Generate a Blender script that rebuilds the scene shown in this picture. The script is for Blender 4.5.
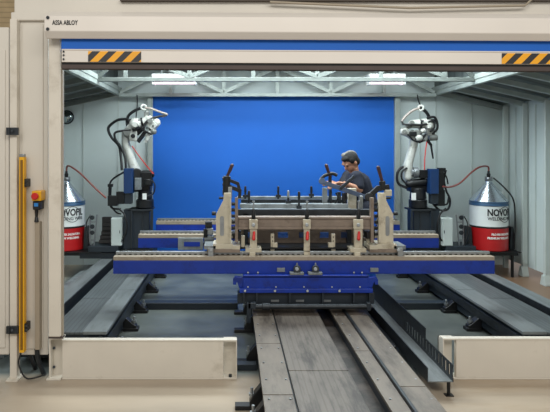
import bpy, bmesh, math, random
from mathutils import Vector, Matrix
random.seed(7)
for o in list(bpy.data.objects): bpy.data.objects.remove(o)
scene = bpy.context.scene
COL = scene.collection
# ------------------------------------------------------------------ camera, world, lights, exposure
F = 540.0                                   # focal length in pixels of a 550 px wide frame
cam_d = bpy.data.cameras.new('camera'); cam = bpy.data.objects.new('camera', cam_d); COL.objects.link(cam)
cam.location = (0, 0, 1.7); cam.rotation_euler = (math.radians(90), 0, 0)
cam_d.sensor_width = 36; cam_d.lens = 36 * F / 550; cam_d.shift_x = 43 / 550; cam_d.shift_y = -56 / 550
cam_d.clip_start = .05
scene.camera = cam
w = bpy.data.worlds.new('World'); scene.world = w; w.use_nodes = True
w.node_tree.nodes['Background'].inputs[0].default_value = (1.0, .98, .94, 1)
w.node_tree.nodes['Background'].inputs[1].default_value = .50
scene.view_settings.view_transform = 'Standard'; scene.view_settings.look = 'None'
scene.view_settings.gamma = 1; scene.view_settings.use_curve_mapping = False
scene.view_settings.exposure = 0.0
def area(name, loc, rot, sx, sy, power, col):
    d = bpy.data.lights.new(name, 'AREA'); d.shape = 'RECTANGLE'; d.size = sx; d.size_y = sy
    d.energy = power; d.color = col
    o = bpy.data.objects.new(name, d); COL.objects.link(o); o.location = loc; o.rotation_euler = rot
    return o
area('hall_light', (.6, -.8, 4.6), (math.radians(48), 0, 0), 7, 1.6, 235, (1, .97, .91))
area('cell_fill_near', (.65, 5.3, 2.93), (0, 0, 0), 3.4, .5, 70, (.86, .97, 1))  # unseen fill added under the roof to brighten the cell
area('cell_fill_back', (.65, 6.5, 2.93), (0, 0, 0), 4.2, .6, 205, (.86, .97, 1))  # second unseen fill, added to lift the back walls and robots

# ------------------------------------------------------------------ materials
def lin(c):
    c = c / 255.0
    return c / 12.92 if c <= .04045 else ((c + .055) / 1.055) ** 2.4
def mat(name, rgb, rough=.5, metal=0.0, var=.12, scale=6, bump=.0, emit=0, stretch=(1, 1, 1), dirt=None, dscale=2.5, dlo=.52, dhi=.72):
    m = bpy.data.materials.new(name); m.use_nodes = True
    nt = m.node_tree; b = nt.nodes['Principled BSDF']
    c = (lin(rgb[0]), lin(rgb[1]), lin(rgb[2]), 1)
    b.inputs['Roughness'].default_value = rough; b.inputs['Metallic'].default_value = metal
    if emit:
        b.inputs['Base Color'].default_value = c
        b.inputs['Emission Color'].default_value = c; b.inputs['Emission Strength'].default_value = emit
        return m
    tc = nt.nodes.new('ShaderNodeTexCoord'); mp = nt.nodes.new('ShaderNodeMapping')
    mp.inputs['Scale'].default_value = stretch
    nt.links.new(tc.outputs['Object'], mp.inputs['Vector'])
    n = nt.nodes.new('ShaderNodeTexNoise'); n.inputs['Scale'].default_value = scale; n.inputs['Detail'].default_value = 6
    nt.links.new(mp.outputs[0], n.inputs['Vector'])
    r = nt.nodes.new('ShaderNodeValToRGB')
    r.color_ramp.elements[0].position = .3; r.color_ramp.elements[1].position = .7
    r.color_ramp.elements[0].color = tuple(v * (1 - var) for v in c[:3]) + (1,)
    r.color_ramp.elements[1].color = tuple(min(1, v * (1 + var)) for v in c[:3]) + (1,)
    nt.links.new(n.outputs['Fac'], r.inputs['Fac'])
    out = r.outputs['Color']
    if dirt:
        n2 = nt.nodes.new('ShaderNodeTexNoise'); n2.inputs['Scale'].default_value = dscale
        n2.inputs['Detail'].default_value = 10; n2.inputs['Roughness'].default_value = .7
        nt.links.new(mp.outputs[0], n2.inputs['Vector'])
        r2 = nt.nodes.new('ShaderNodeValToRGB')
        r2.color_ramp.elements[0].position = dlo; r2.color_ramp.elements[1].position = dhi
        r2.color_ramp.elements[0].color = (0, 0, 0, 1); r2.color_ramp.elements[1].color = (.8, .8, .8, 1)
        nt.links.new(n2.outputs['Fac'], r2.inputs['Fac'])
        mx = nt.nodes.new('ShaderNodeMixRGB'); mx.inputs[2].default_value = (lin(dirt[0]), lin(dirt[1]), lin(dirt[2]), 1)
        nt.links.new(r2.outputs['Color'], mx.inputs[0]); nt.links.new(out, mx.inputs[1]); out = mx.outputs[0]
    nt.links.new(out, b.inputs['Base Color'])
    if bump:
        bp = nt.nodes.new('ShaderNodeBump'); bp.inputs['Strength'].default_value = bump; bp.inputs['Distance'].default_value = .01
        nt.links.new(n.outputs['Fac'], bp.inputs['Height']); nt.links.new(bp.outputs[0], b.inputs['Normal'])
    return m
def stripes(m, axis, freq, amount, dark=(0, 0, 0)):
    """thin regular grooves across the surface, added to an existing material"""
    nt = m.node_tree; b = nt.nodes['Principled BSDF']
    src = b.inputs['Base Color'].links[0].from_socket
    tc = nt.nodes.new('ShaderNodeTexCoord'); sp = nt.nodes.new('ShaderNodeSeparateXYZ')
    nt.links.new(tc.outputs['Object'], sp.inputs[0])
    mu = nt.nodes.new('ShaderNodeMath'); mu.operation = 'MULTIPLY'; mu.inputs[1].default_value = freq
    nt.links.new(sp.outputs['XYZ'.index(axis)], mu.inputs[0])
    fr = nt.nodes.new('ShaderNodeMath'); fr.operation = 'FRACT'; nt.links.new(mu.outputs[0], fr.inputs[0])
    lt = nt.nodes.new('ShaderNodeMath'); lt.operation = 'LESS_THAN'; lt.inputs[1].default_value = .25
    nt.links.new(fr.outputs[0], lt.inputs[0])
    am = nt.nodes.new('ShaderNodeMath'); am.operation = 'MULTIPLY'; am.inputs[1].default_value = amount
    nt.links.new(lt.outputs[0], am.inputs[0])
    mx = nt.nodes.new('ShaderNodeMixRGB'); mx.inputs[2].default_value = dark + (1,)
    nt.links.new(am.outputs[0], mx.inputs[0]); nt.links.new(src, mx.inputs[1]); nt.links.new(mx.outputs[0], b.inputs['Base Color'])
    return m
def hazard(name):
    m = mat(name, (226, 158, 10), .45, var=.05); nt = m.node_tree; b = nt.nodes['Principled BSDF']
    src = b.inputs['Base Color'].links[0].from_socket
    tc = nt.nodes.new('ShaderNodeTexCoord'); sp = nt.nodes.new('ShaderNodeSeparateXYZ'); nt.links.new(tc.outputs['Object'], sp.inputs[0])
    a = nt.nodes.new('ShaderNodeMath'); a.operation = 'SUBTRACT'
    nt.links.new(sp.outputs[0], a.inputs[0]); nt.links.new(sp.outputs[2], a.inputs[1])
    mu = nt.nodes.new('ShaderNodeMath'); mu.operation = 'MULTIPLY'; mu.inputs[1].default_value = 8.6; nt.links.new(a.outputs[0], mu.inputs[0])
    ad = nt.nodes.new('ShaderNodeMath'); ad.operation = 'ADD'; ad.inputs[1].default_value = 50.1; nt.links.new(mu.outputs[0], ad.inputs[0])
    fr = nt.nodes.new('ShaderNodeMath'); fr.operation = 'FRACT'; nt.links.new(ad.outputs[0], fr.inputs[0])
    lt = nt.nodes.new('ShaderNodeMath'); lt.operation = 'LESS_THAN'; lt.inputs[1].default_value = .5; nt.links.new(fr.outputs[0], lt.inputs[0])
    mx = nt.nodes.new('ShaderNodeMixRGB'); mx.inputs[2].default_value = (.012, .012, .014, 1)
    nt.links.new(lt.outputs[0], mx.inputs[0]); nt.links.new(src, mx.inputs[1]); nt.links.new(mx.outputs[0], b.inputs['Base Color'])
    return m
M = {}
M['cream'] = mat('cream_paint', (206, 199, 186), .45, var=.05, scale=3, dirt=(150, 138, 118), dscale=1.6)
M['cream2'] = mat('cream_panel', (202, 196, 185), .5, var=.03, scale=2)
M['creamdk'] = mat('warm_grey_edge', (150, 138, 120), .5, var=.05)
M['housing'] = mat('housing_white', (210, 203, 194), .35, var=.03, scale=2)
M['jointdk'] = mat('dark_joint', (70, 60, 52), .7)
M['rubber'] = mat('black_rubber', (12, 11, 11), .7, var=.2)
M['seal'] = mat('brown_seal', (66, 54, 50), .6, var=.1)
M['bluecurtain'] = mat('blue_curtain', (0, 88, 178), .7, var=.05, scale=1.2)
M['blue'] = mat('blue_paint', (0, 44, 140), .45, var=.12, scale=8, dirt=(12, 18, 70), dscale=5)
M['bluesoft'] = mat('blue_box', (12, 48, 92), .45, var=.1)
M['tanrail'] = mat('tan_rail', (150, 138, 122), .5, var=.12, scale=12, dirt=(100, 84, 66), dscale=6)
M['toolcream'] = mat('tool_cream', (188, 180, 160), .45, var=.1, scale=10, dirt=(110, 92, 70), dscale=7)
M['tube'] = mat('brown_tube', (126, 112, 100), .5, var=.12, scale=9, dirt=(70, 56, 46), dscale=6)
M['steel'] = mat('brushed_steel', (150, 154, 156), .35, .75, var=.15, scale=14)
M['steeldk'] = mat('dark_steel', (52, 56, 60), .42, .6, var=.25, scale=14)
M['steelpaint'] = mat('grey_steel_plate', (126, 132, 134), .45, .3, var=.2, scale=10, dirt=(60, 62, 62), dscale=6)
M['black'] = mat('black_metal', (15, 16, 18), .45, .1, var=.3, scale=10)
M['blackhose'] = mat('black_hose', (12, 12, 15), .5, var=.3, scale=30)
M['darkgrey'] = mat('anthracite_paint', (30, 38, 46), .45, var=.15, scale=5)
M['wallgrey'] = mat('grey_wall_sheet', (194, 204, 202), .5, var=.04, scale=1.5)
M['wallrib'] = mat('grey_wall_post', (186, 194, 190), .5, var=.06, scale=3)
M['roofgrey'] = stripes(mat('grey_roof_sheet', (84, 91, 89), .55, var=.08, scale=2), 'Y', 4, .35)
M['truss'] = mat('galvanised_truss', (158, 166, 161), .4, .25, var=.12, scale=8)
M['trussdk'] = mat('shaded_truss', (104, 110, 106), .5, .2, var=.15, scale=8)  # darker copy of the truss steel, shade put into the colour
M['robot'] = mat('robot_white', (188, 189, 182), .35, var=.08, scale=14, dirt=(120, 116, 104), dscale=12)
M['robotgrey'] = mat('robot_grey', (120, 122, 118), .4, .3, var=.25, scale=14)
M['beigehose'] = mat('grey_hose', (150, 140, 132), .5, var=.2, scale=40)
M['red'] = mat('red_plastic', (190, 24, 20), .4, var=.1)
M['redhose'] = mat('red_brown_hose', (126, 62, 54), .5, var=.15)
M['redcable'] = mat('red_cable', (196, 40, 32), .5)
M['drumred'] = mat('drum_red', (178, 24, 26), .4, var=.06)
M['drumwhite'] = mat('drum_white', (222, 225, 222), .4, var=.05)
M['drumblue'] = mat('drum_blue_grey', (60, 92, 124), .35, .3)
M['cone'] = mat('galvanised_cone', (178, 186, 192), .26, .85, var=.12, scale=6)
M['ink'] = mat('black_ink', (16, 16, 18), .5); M['inkwhite'] = mat('white_ink', (235, 228, 222), .5)
M['inkgrey'] = mat('grey_ink', (70, 72, 74), .5)
M['trackwarm'] = stripes(mat('worn_track_plate', (104, 96, 88), .5, .15, var=.14, scale=5, stretch=(3, .6, 1), dirt=(40, 33, 28), dscale=3.2, dlo=.47, dhi=.66), 'X', 26, .22)
M['tracksteel'] = mat('worn_track_edge', (114, 105, 95), .45, .2, var=.15, scale=6, stretch=(2, .6, 1), dirt=(50, 42, 36), dscale=3.5, dlo=.48, dhi=.68)
M['gutter'] = mat('grimy_gutter', (66, 58, 52), .6, .1, var=.4, scale=5, dirt=(20, 17, 15), dscale=4, dlo=.45, dhi=.6)
M['robotplate'] = stripes(mat('ribbed_grey_plate', (92, 97, 99), .45, .3, var=.12, scale=5, stretch=(3, .5, 1), dirt=(60, 62, 64), dscale=2), 'X', 26, .3)
M['robotrail'] = mat('grey_rail', (116, 121, 122), .45, .3, var=.12, scale=5, stretch=(3, .5, 1), dirt=(66, 66, 66), dscale=3)
M['yellow'] = mat('yellow_profile', (222, 164, 18), .4, var=.06)
M['yellowlens'] = mat('amber_lens', (120, 84, 22), .15, var=.1)
M['bluelabel'] = mat('blue_label', (40, 120, 190), .4)
M['white'] = mat('white_label', (225, 225, 220), .5, var=.03)
M['mirror'] = mat('mirror_face', (150, 160, 162), .08, .95, var=.05)
M['skin'] = mat('skin', (158, 112, 88), .55, var=.06, scale=20)
M['hair'] = mat('dark_hair', (8, 6, 6), .9, var=.3, scale=60, bump=.6)
M['greyhair'] = mat('grey_hair', (128, 124, 118), .9, var=.4, scale=60, bump=.6)
M['shirt'] = mat('navy_shirt', (9, 15, 32), .9, var=.2, scale=12, bump=.4)
M['shirt2'] = mat('dark_navy_shirt', (12, 16, 30), .8, var=.2, scale=12, bump=.4)
M['trousers'] = mat('blue_trousers', (24, 92, 190), .8, var=.2, scale=12, bump=.4)
M['trousers2'] = mat('dark_trousers', (30, 40, 70), .8, var=.2, scale=12, bump=.4)
M['woodslat'] = stripes(mat('hall_cladding', (196, 172, 132), .6, var=.08), 'Z', 9, .3, (.15, .1, .05))
M['haz'] = hazard('hazard_stripes')
M['tubeglow'] = mat('tube_glow', (255, 226, 240), emit=2.2)
M['bellows'] = mat('brown_grey_bellows', (58, 54, 54), .7)
M['handle'] = mat('maroon_grip', (60, 30, 28), .45, var=.2)
# floor: beige hall floor, cell's cooler light put in as grey, with stains
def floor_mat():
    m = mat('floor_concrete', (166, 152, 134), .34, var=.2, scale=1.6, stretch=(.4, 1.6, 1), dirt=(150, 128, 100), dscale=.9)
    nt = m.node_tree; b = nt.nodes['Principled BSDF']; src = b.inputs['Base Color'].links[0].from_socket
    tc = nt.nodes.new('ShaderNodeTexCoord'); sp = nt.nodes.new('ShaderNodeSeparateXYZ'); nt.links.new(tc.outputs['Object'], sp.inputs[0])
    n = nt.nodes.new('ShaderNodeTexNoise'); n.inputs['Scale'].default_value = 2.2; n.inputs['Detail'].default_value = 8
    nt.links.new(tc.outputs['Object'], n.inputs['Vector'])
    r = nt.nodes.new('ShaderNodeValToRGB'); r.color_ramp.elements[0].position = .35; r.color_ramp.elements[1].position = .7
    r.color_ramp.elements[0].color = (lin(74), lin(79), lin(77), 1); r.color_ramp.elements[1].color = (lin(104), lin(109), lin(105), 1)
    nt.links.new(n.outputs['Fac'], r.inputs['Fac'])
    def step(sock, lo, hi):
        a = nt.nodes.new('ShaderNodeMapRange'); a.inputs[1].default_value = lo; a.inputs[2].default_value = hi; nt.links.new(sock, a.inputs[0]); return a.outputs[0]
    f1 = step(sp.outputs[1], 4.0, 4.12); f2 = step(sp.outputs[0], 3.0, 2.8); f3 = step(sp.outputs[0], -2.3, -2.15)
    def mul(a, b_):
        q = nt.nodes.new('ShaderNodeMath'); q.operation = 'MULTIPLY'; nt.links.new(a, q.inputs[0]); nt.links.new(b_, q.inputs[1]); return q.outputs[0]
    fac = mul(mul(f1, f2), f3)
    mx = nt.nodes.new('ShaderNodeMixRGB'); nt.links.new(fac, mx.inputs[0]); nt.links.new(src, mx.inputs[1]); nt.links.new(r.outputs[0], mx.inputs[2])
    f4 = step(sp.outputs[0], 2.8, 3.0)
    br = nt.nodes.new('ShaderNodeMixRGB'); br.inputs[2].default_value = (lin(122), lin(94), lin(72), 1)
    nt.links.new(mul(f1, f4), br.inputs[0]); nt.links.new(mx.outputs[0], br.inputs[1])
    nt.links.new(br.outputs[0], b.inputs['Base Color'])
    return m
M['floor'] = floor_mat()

# ------------------------------------------------------------------ mesh helpers
WORLD = {}
def PX(px, Y): return (px - 232) * Y / F
def PZ(py, Y): return 1.7 - (py - 150) * Y / F
def P(px, py, Y): return Vector((PX(px, Y), Y, PZ(py, Y)))
def ortho(d):
    d = d.normalized(); a = Vector((0, 0, 1)) if abs(d.z) < .9 else Vector((1, 0, 0))
    u = d.cross(a).normalized(); return u, d.cross(u).normalized()
class MB:
    def __init__(s): s.bm = bmesh.new()
    def box(s, x0, x1, y0, y1, z0, z1):
        v = [s.bm.verts.new((x, y, z)) for x in (x0, x1) for y in (y0, y1) for z in (z0, z1)]
        for f in ((0, 1, 3, 2), (4, 6, 7, 5), (0, 4, 5, 1), (2, 3, 7, 6), (0, 2, 6, 4), (1, 5, 7, 3)): s.bm.faces.new([v[i] for i in f])
        return s
    def pbox(s, a, b, c, d, Y, dep): return s.box(PX(a, Y), PX(b, Y), Y, Y + dep, PZ(d, Y), PZ(c, Y))
    def bar(s, p0, p1, w, h):
        p0 = Vector(p0); p1 = Vector(p1); u, v = ortho(p1 - p0); r = []
        for p in (p0, p1):
            r.append([s.bm.verts.new(p + u * a * w / 2 + v * b * h / 2) for a, b in ((-1, -1), (1, -1), (1, 1), (-1, 1))])
        for i in range(4): s.bm.faces.new((r[0][i], r[0][(i + 1) % 4], r[1][(i + 1) % 4], r[1][i]))
        s.bm.faces.new(r[0][::-1]); s.bm.faces.new(r[1]); return s
    def lathe(s, p0, ax, prof, n=20):
        """prof: list of (distance along axis, radius)"""
        p0 = Vector(p0); ax = Vector(ax).normalized(); u, v = ortho(ax); rings = []
        for t, r in prof:
            rings.append([s.bm.verts.new(p0 + ax * t + (u * math.cos(2 * math.pi * i / n) + v * math.sin(2 * math.pi * i / n)) * max(r, 1e-4)) for i in range(n)])
        for a, b in zip(rings, rings[1:]):
            for i in range(n): s.bm.faces.new((a[i], a[(i + 1) % n], b[(i + 1) % n], b[i]))
        s.bm.faces.new(rings[0][::-1]); s.bm.faces.new(rings[-1]); return s
    def cyl(s, p0, p1, r0, r1=None, n=16):
        p0 = Vector(p0); p1 = Vector(p1); L = (p1 - p0).length; r1 = r0 if r1 is None else r1; b = min(r0, r1, L) * .12
        return s.lathe(p0, p1 - p0, [(0, r0 - b), (b, r0), (L - b, r1), (L, r1 - b)], n)
    def capsule(s, p0, p1, r0, r1=None, n=14):
        p0 = Vector(p0); p1 = Vector(p1); r1 = r0 if r1 is None else r1; L = (p1 - p0).length
        pr = [(-r0 * math.cos(a), r0 * math.sin(a)) for a in [i * math.pi / 10 for i in range(0, 6)]]
        pr += [(L + r1 * math.sin(a), r1 * math.cos(a)) for a in [i * math.pi / 10 for i in range(0, 6)]]
        return s.lathe(p0, p1 - p0, pr, n)
    def ell(s, c, rx, ry, rz, mtx=None, n=18):
        ret = bmesh.ops.create_uvsphere(s.bm, u_segments=n, v_segments=n // 2 + 2, radius=1)
        for v in ret['verts']:
            q = Vector((v.co.x * rx, v.co.y * ry, v.co.z * rz)); q = mtx @ q if mtx else q
            v.co = q + Vector(c)
        return s
    def tube(s, pts, r, n=10, smooth=True):
        pts = [Vector(p) for p in pts]
        if smooth and len(pts) > 2:
            q = []; e = [pts[0]] + pts + [pts[-1]]
            for i in range(1, len(e) - 2):
                for k in range(6):
                    t = k / 6; a, b, c, d = e[i - 1], e[i], e[i + 1], e[i + 2]
                    q.append(.5 * ((2 * b) + (c - a) * t + (2 * a - 5 * b + 4 * c - d) * t * t + (3 * b - a - 3 * c + d) * t ** 3))
            q.append(pts[-1]); pts = q
        rings = []; up = None
        for i, p in enumerate(pts):
            d = (pts[min(i + 1, len(pts) - 1)] - pts[max(i - 1, 0)]).normalized()
            if up is None: up = ortho(d)[0]
            up = (up - d * up.dot(d)).normalized(); v = d.cross(up)
            rings.append([s.bm.verts.new(p + (up * math.cos(2 * math.pi * k / n) + v * math.sin(2 * math.pi * k / n)) * r) for k in range(n)])
        for a, b in zip(rings, rings[1:]):
            for i in range(n): s.bm.faces.new((a[i], a[(i + 1) % n], b[(i + 1) % n], b[i]))
        s.bm.faces.new(rings[0][::-1]); s.bm.faces.new(rings[-1]); return s
    def prism(s, pts, y0, y1):
        """outline in x,z pushed from y0 to y1"""
        a = [s.bm.verts.new((x, y0, z)) for x, z in pts]; b = [s.bm.verts.new((x, y1, z)) for x, z in pts]; n = len(pts)
        for i in range(n): s.bm.faces.new((a[i], a[(i + 1) % n], b[(i + 1) % n], b[i]))
        s.bm.faces.new(a[::-1]); s.bm.faces.new(b); return s
    def prismx(s, pts, x0, x1):
        a = [s.bm.verts.new((x0, y, z)) for y, z in pts]; b = [s.bm.verts.new((x1, y, z)) for y, z in pts]; n = len(pts)
        for i in range(n): s.bm.faces.new((a[i], a[(i + 1) % n], b[(i + 1) % n], b[i]))
        s.bm.faces.new(a[::-1]); s.bm.faces.new(b); return s
    def ring(s, c, ax, R, r, n=24):
        ax = Vector(ax).normalized(); u, v = ortho(ax); c = Vector(c); rr = []
        for i in range(n):
            t = 2 * math.pi * i / n; d = u * math.cos(t) + v * math.sin(t)
            rr.append([s.bm.verts.new(c + d * (R + r * math.cos(k * math.pi / 4)) + ax * r * math.sin(k * math.pi / 4)) for k in range(8)])
        for i in range(n):
            for k in range(8): s.bm.faces.new((rr[i][k], rr[(i + 1) % n][k], rr[(i + 1) % n][(k + 1) % 8], rr[i][(k + 1) % 8]))
        return s
    def mirror(s):
        for v in s.bm.verts: v.co.x = 1.32 - v.co.x
        return s
    def build(s, name, m, parent=None, bevel=0.0, smooth=True, remesh=0, **tags):
        bmesh.ops.recalc_face_normals(s.bm, faces=s.bm.faces)
        if parent is not None: base = WORLD[parent.name]
        else:
            xs = [v.co.x for v in s.bm.verts]; ys = [v.co.y for v in s.bm.verts]; zs = [v.co.z for v in s.bm.verts]
            base = Vector(((min(xs) + max(xs)) / 2, (min(ys) + max(ys)) / 2, min(zs)))
        if tags.get('kind') == 'structure': base = Vector((0, 0, 0))
        bmesh.ops.translate(s.bm, verts=s.bm.verts, vec=-base)
        me = bpy.data.meshes.new(name)
        for f in s.bm.faces: f.smooth = smooth
        s.bm.to_mesh(me); s.bm.free(); me.materials.append(M[m])
        o = bpy.data.objects.new(name, me); COL.objects.link(o)
        if parent is not None: o.parent = parent
        else: o.location = base
        WORLD[o.name] = base
        if bevel:
            b = o.modifiers.new('bevel', 'BEVEL'); b.width = bevel; b.segments = 2; b.limit_method = 'ANGLE'; b.angle_limit = math.radians(40)
        if remesh:
            r = o.modifiers.new('remesh', 'REMESH'); r.mode = 'VOXEL'; r.voxel_size = remesh; r.use_smooth_shade = True
            k = o.modifiers.new('smooth', 'SMOOTH'); k.iterations = 3; k.factor = .5
        elif smooth:
            try: me.set_sharp_from_angle(angle=math.radians(38))
            except Exception: pass
        tag(o, **tags)
        return o
def tag(o, label=None, cat=None, group=None, kind=None):
    if label: o['label'] = label
    if cat: o['category'] = cat
    if group: o['group'] = group
    if kind: o['kind'] = kind
def empty(name, loc, label=None, cat=None, group=None, kind=None):
    o = bpy.data.objects.new(name, None); COL.objects.link(o); o.location = loc; o.empty_display_size = .1
    WORLD[o.name] = Vector(loc); tag(o, label, cat, group, kind); return o
def copy_tree(o, loc=None, parent=None, label=None):
    c = o.copy(); COL.objects.link(c)
    if parent: c.parent = parent
    if loc is not None: c.location = loc; WORLD[c.name] = Vector(loc)
    if label: c['label'] = label
    for ch in list(o.children): copy_tree(ch, None, c)
    return c
def text_verts(txt, size, bold=.0, ext=.0015):
    cu = bpy.data.curves.new('lettering', 'FONT'); cu.body = txt; cu.size = size; cu.extrude = ext; cu.offset = bold; cu.resolution_u = 3
    o = bpy.data.objects.new('lettering', cu); COL.objects.link(o); bpy.context.view_layer.update()
    me = bpy.data.meshes.new_from_object(o.evaluated_get(bpy.context.evaluated_depsgraph_get()))
    bpy.data.objects.remove(o); bpy.data.curves.remove(cu)
    return me
def text_part(name, txt, size, fn, m, parent, width=None, bold=.0):
    me = text_verts(txt, size, bold); xs = [v.co.x for v in me.vertices]; wd = max(xs) - min(xs)
    k = width / wd if width else 1; x0 = min(xs); base = WORLD[parent.name]
    for v in me.vertices: v.co = fn((v.co.x - x0) * k, v.co.y, v.co.z) - base
    me.materials.clear(); me.materials.append(M[m])
    o = bpy.data.objects.new(name, me); COL.objects.link(o); o.parent = parent; WORLD[o.name] = base
    return o
def flat_at(x, y, z): return lambda a, b, c: Vector((x + a, y - c, z + b))
S = dict(kind='structure')

# ------------------------------------------------------------------ the setting
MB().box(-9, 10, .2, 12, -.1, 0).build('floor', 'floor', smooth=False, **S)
wb = MB().box(-2.66, 4.02, 8.0, 8.06, 0, 2.98).build('wall_back', 'wallgrey', smooth=False, **S)
seams = MB()
for x in (-2.2, -1.68, -1.42, 2.78, 3.02, 3.55): seams.box(x - .006, x + .006, 7.985, 8.0, 0, 2.5)
seams.build('seam', 'wallrib', wb, smooth=False)
wr = MB().box(4.0, 4.05, 4.2, 8.0, .12, 2.98).build('wall_right', 'wallgrey', smooth=False, **S)
rs = MB()
for y in (7.6, 7.1, 6.6, 6.05, 5.5, 5.0): rs.box(3.985, 4.0, y - .008, y + .008, .12, 2.3)
rs.build('seam', 'wallrib', wr, smooth=False)
MB().box(-2.7, -2.65, 4.2, 8.0, .12, 2.98).build('wall_left', 'wallgrey', smooth=False, **S)
cl = MB().box(-1.7, 3.02, 4.3, 8.0, 2.97, 3.0)
cl.prism([(3.02, 2.62), (4.0, 2.36), (4.0, 2.40), (3.02, 2.66)], 4.3, 8.0)
cl.prism([(-1.7, 2.62), (-2.68, 2.36), (-2.68, 2.40), (-1.7, 2.66)], 4.3, 8.0)
cl.box(3.0, 3.03, 4.3, 8.0, 2.62, 3.0); cl.box(-1.72, -1.69, 4.3, 8.0, 2.62, 3.0)
cl.build('ceiling', 'roofgrey', smooth=False, **S)
# hall wall seen past the left end and above the enclosure
MB().box(-9, -1.3, 11.7, 11.8, 0, 6).build('wall_hall', 'woodslat', smooth=False, **S)

# enclosure front, left of the opening
Y0 = 4.0
MB().pbox(17, 48, 17, 355, 4.06, .06).build('wall_front', 'cream2', bevel=.006, smooth=False, **S)
MB().pbox(22, 43, 24, 349, 4.05, .015).build('trim_2', 'cream2', bevel=.004, smooth=False, **S)
MB().box(PX(9, Y0), 4.1, 4.09, 4.16, PZ(18, Y0), 3.06).build('trim_3', 'cream2', bevel=.01, smooth=False, **S)
MB().box(PX(9, Y0), PX(48, Y0), 4.03, 4.09, PZ(19.5, Y0), PZ(11, Y0)).build('trim_4', 'cream2', bevel=.008, smooth=False, **S)
MB().box(2.76, 4.1, 4.06, 4.12, .18, 2.75).build('wall_front_right', 'cream2', smooth=False, **S)
d1 = MB().pbox(-40, 9, 27, 355, 4.02, .05).build('door_1', 'cream2', bevel=.01, smooth=False, **S)
MB().pbox(-34, 5, 50, 348, 4.01, .012).build('panel', 'cream2', d1, bevel=.004, smooth=False)
for a, b in ((127.5, 135), (326.5, 334)): MB().pbox(6, 18, a, b, 3.965, .02).cyl(P(9, a, 3.96), P(9, b, 3.96), .007).cyl(P(12, (a + b) / 2, 3.962), P(12, (a + b) / 2, 3.95), .01).build('hinge', 'steeldk', d1, bevel=.002)
pst = empty('door_post', (PX(13.5, 4), 4.03, 0), 'narrow cream steel post between the access door and the wall panel', 'post')
MB().box(PX(10, Y0), PX(17, Y0), 3.995, 4.06, .01, PZ(19, Y0)).build('post', 'cream', pst, bevel=.004, smooth=False)
MB().box(PX(8, Y0), PX(20, Y0), 3.95, 4.08, 0, .012).build('foot_plate', 'cream', pst, bevel=.002, smooth=False)
# portal posts
jp = empty('portal_post', (PX(54.5, 4), 4.0, 0), 'broad cream steel post at the left side of the cell opening', 'post')
MB().box(PX(48.3, 3.93), PX(60.5, 3.93), 3.93, 3.985, PZ(337.2, 3.93), PZ(36, 3.93)).box(PX(49, 3.93), PX(55, 3.93), 3.985, 4.1, PZ(337.2, 3.93), PZ(36, 3.93)).build('post', 'cream', jp, bevel=.008, smooth=False)
MB().box(PX(60.5, 3.93), PX(62.6, 3.95), 3.95, 3.985, PZ(337.2, 3.93), PZ(40, Y0)).build('guide_rail', 'creamdk', jp, smooth=False)
MB().box(PX(48.3, 3.93), PX(62.6, 3.93), 3.93, 3.985, PZ(338.6, 3.93), PZ(337.2, 3.93)).build('end_cap', 'seal', jp, smooth=False)
fb = MB().box(PX(50, Y0), PX(61, Y0), 4.07, 4.09, .01, PZ(340, Y0)); fb.box(PX(49, Y0), PX(50.5, Y0), 4.0, 4.09, .01, PZ(340, Y0)).box(PX(49, Y0), PX(62, Y0), 4.0, 4.09, PZ(340, Y0), PZ(338.5, Y0)).box(PX(47, Y0), PX(61.5, Y0), 3.98, 4.1, 0, .012)
fb.build('foot_bracket', 'cream', jp, bevel=.002, smooth=False)
for py in (348, 367): MB().cyl(P(54, py, 4.07), P(54, py, 4.05), .011, n=6).build('bolt', 'steeldk', jp)
jr = empty('portal_post', (2.7, 4.0, 0), 'broad cream steel post right of the cell opening', 'post')
MB().box(2.64, 2.75, 3.93, 4.1, .0, 2.5).build('post', 'cream', jr, bevel=.008, smooth=False)

# roller door of the opening
rd = empty('roller_door', (.65, 3.9, 2.3), 'raised roller door above the opening, white housing over blue curtain and striped bottom bar', 'roller door')
hx0 = PX(44, 3.8); hz = lambda py: PZ(py, 3.8)
MB().prismx([(3.8, hz(16)), (3.8, hz(31)), (3.84, PZ(38.5, 3.84)), (3.85, PZ(38.5, 3.84)), (3.95, PZ(33, 3.84)), (4.09, PZ(33, 3.84)), (4.09, hz(7)), (3.93, hz(7))], hx0, 2.8).build('housing', 'housing', rd, bevel=.004, smooth=False)
for x, y in ((47.5, 17.5), (47.5, 29)): MB().cyl(P(x, y, 3.805), P(x, y, 3.79), .012, n=8).build('screw', 'steeldk', rd)
text_part('brand_lettering', 'ASSA ABLOY', .045, flat_at(PX(52, 3.797), 3.797, PZ(24.6, 3.797)), 'ink', rd, width=PX(77.5, 3.8) - PX(52, 3.8), bold=.0006)
MB().box(PX(61, 3.87), 2.63, 3.875, 3.885, PZ(51, 3.87), PZ(34, 3.87)).build('curtain', 'bluecurtain', rd, smooth=False)
bb = MB().box(PX(61.5, 3.86), 2.63, 3.86, 3.925, PZ(62, 3.86), PZ(49, 3.86)).box(PX(61.5, 3.86), 2.63, 3.855, 3.86, PZ(50.2, 3.86), PZ(49, 3.86)).build('bottom_bar', 'housing', rd, bevel=.004, smooth=False)
for a, b in ((88, 141), (502, 575)): MB().box(PX(a, 3.855), PX(b, 3.855), 3.856, 3.8595, PZ(61.5, 3.856), PZ(51, 3.856)).build('hazard_stripe', 'haz', bb, smooth=False)
for y in (51.5, 55, 59): MB().cyl(P(63.5, y, 3.86), P(63.5, y, 3.85), .007, n=8).build('screw', 'steeldk', bb)
MB().box(PX(61.5, 3.87), 2.63, 3.875, 3.92, PZ(64.5, 3.87), PZ(62, 3.87)).build('rubber_lip', 'rubber', rd, smooth=False)
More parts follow.
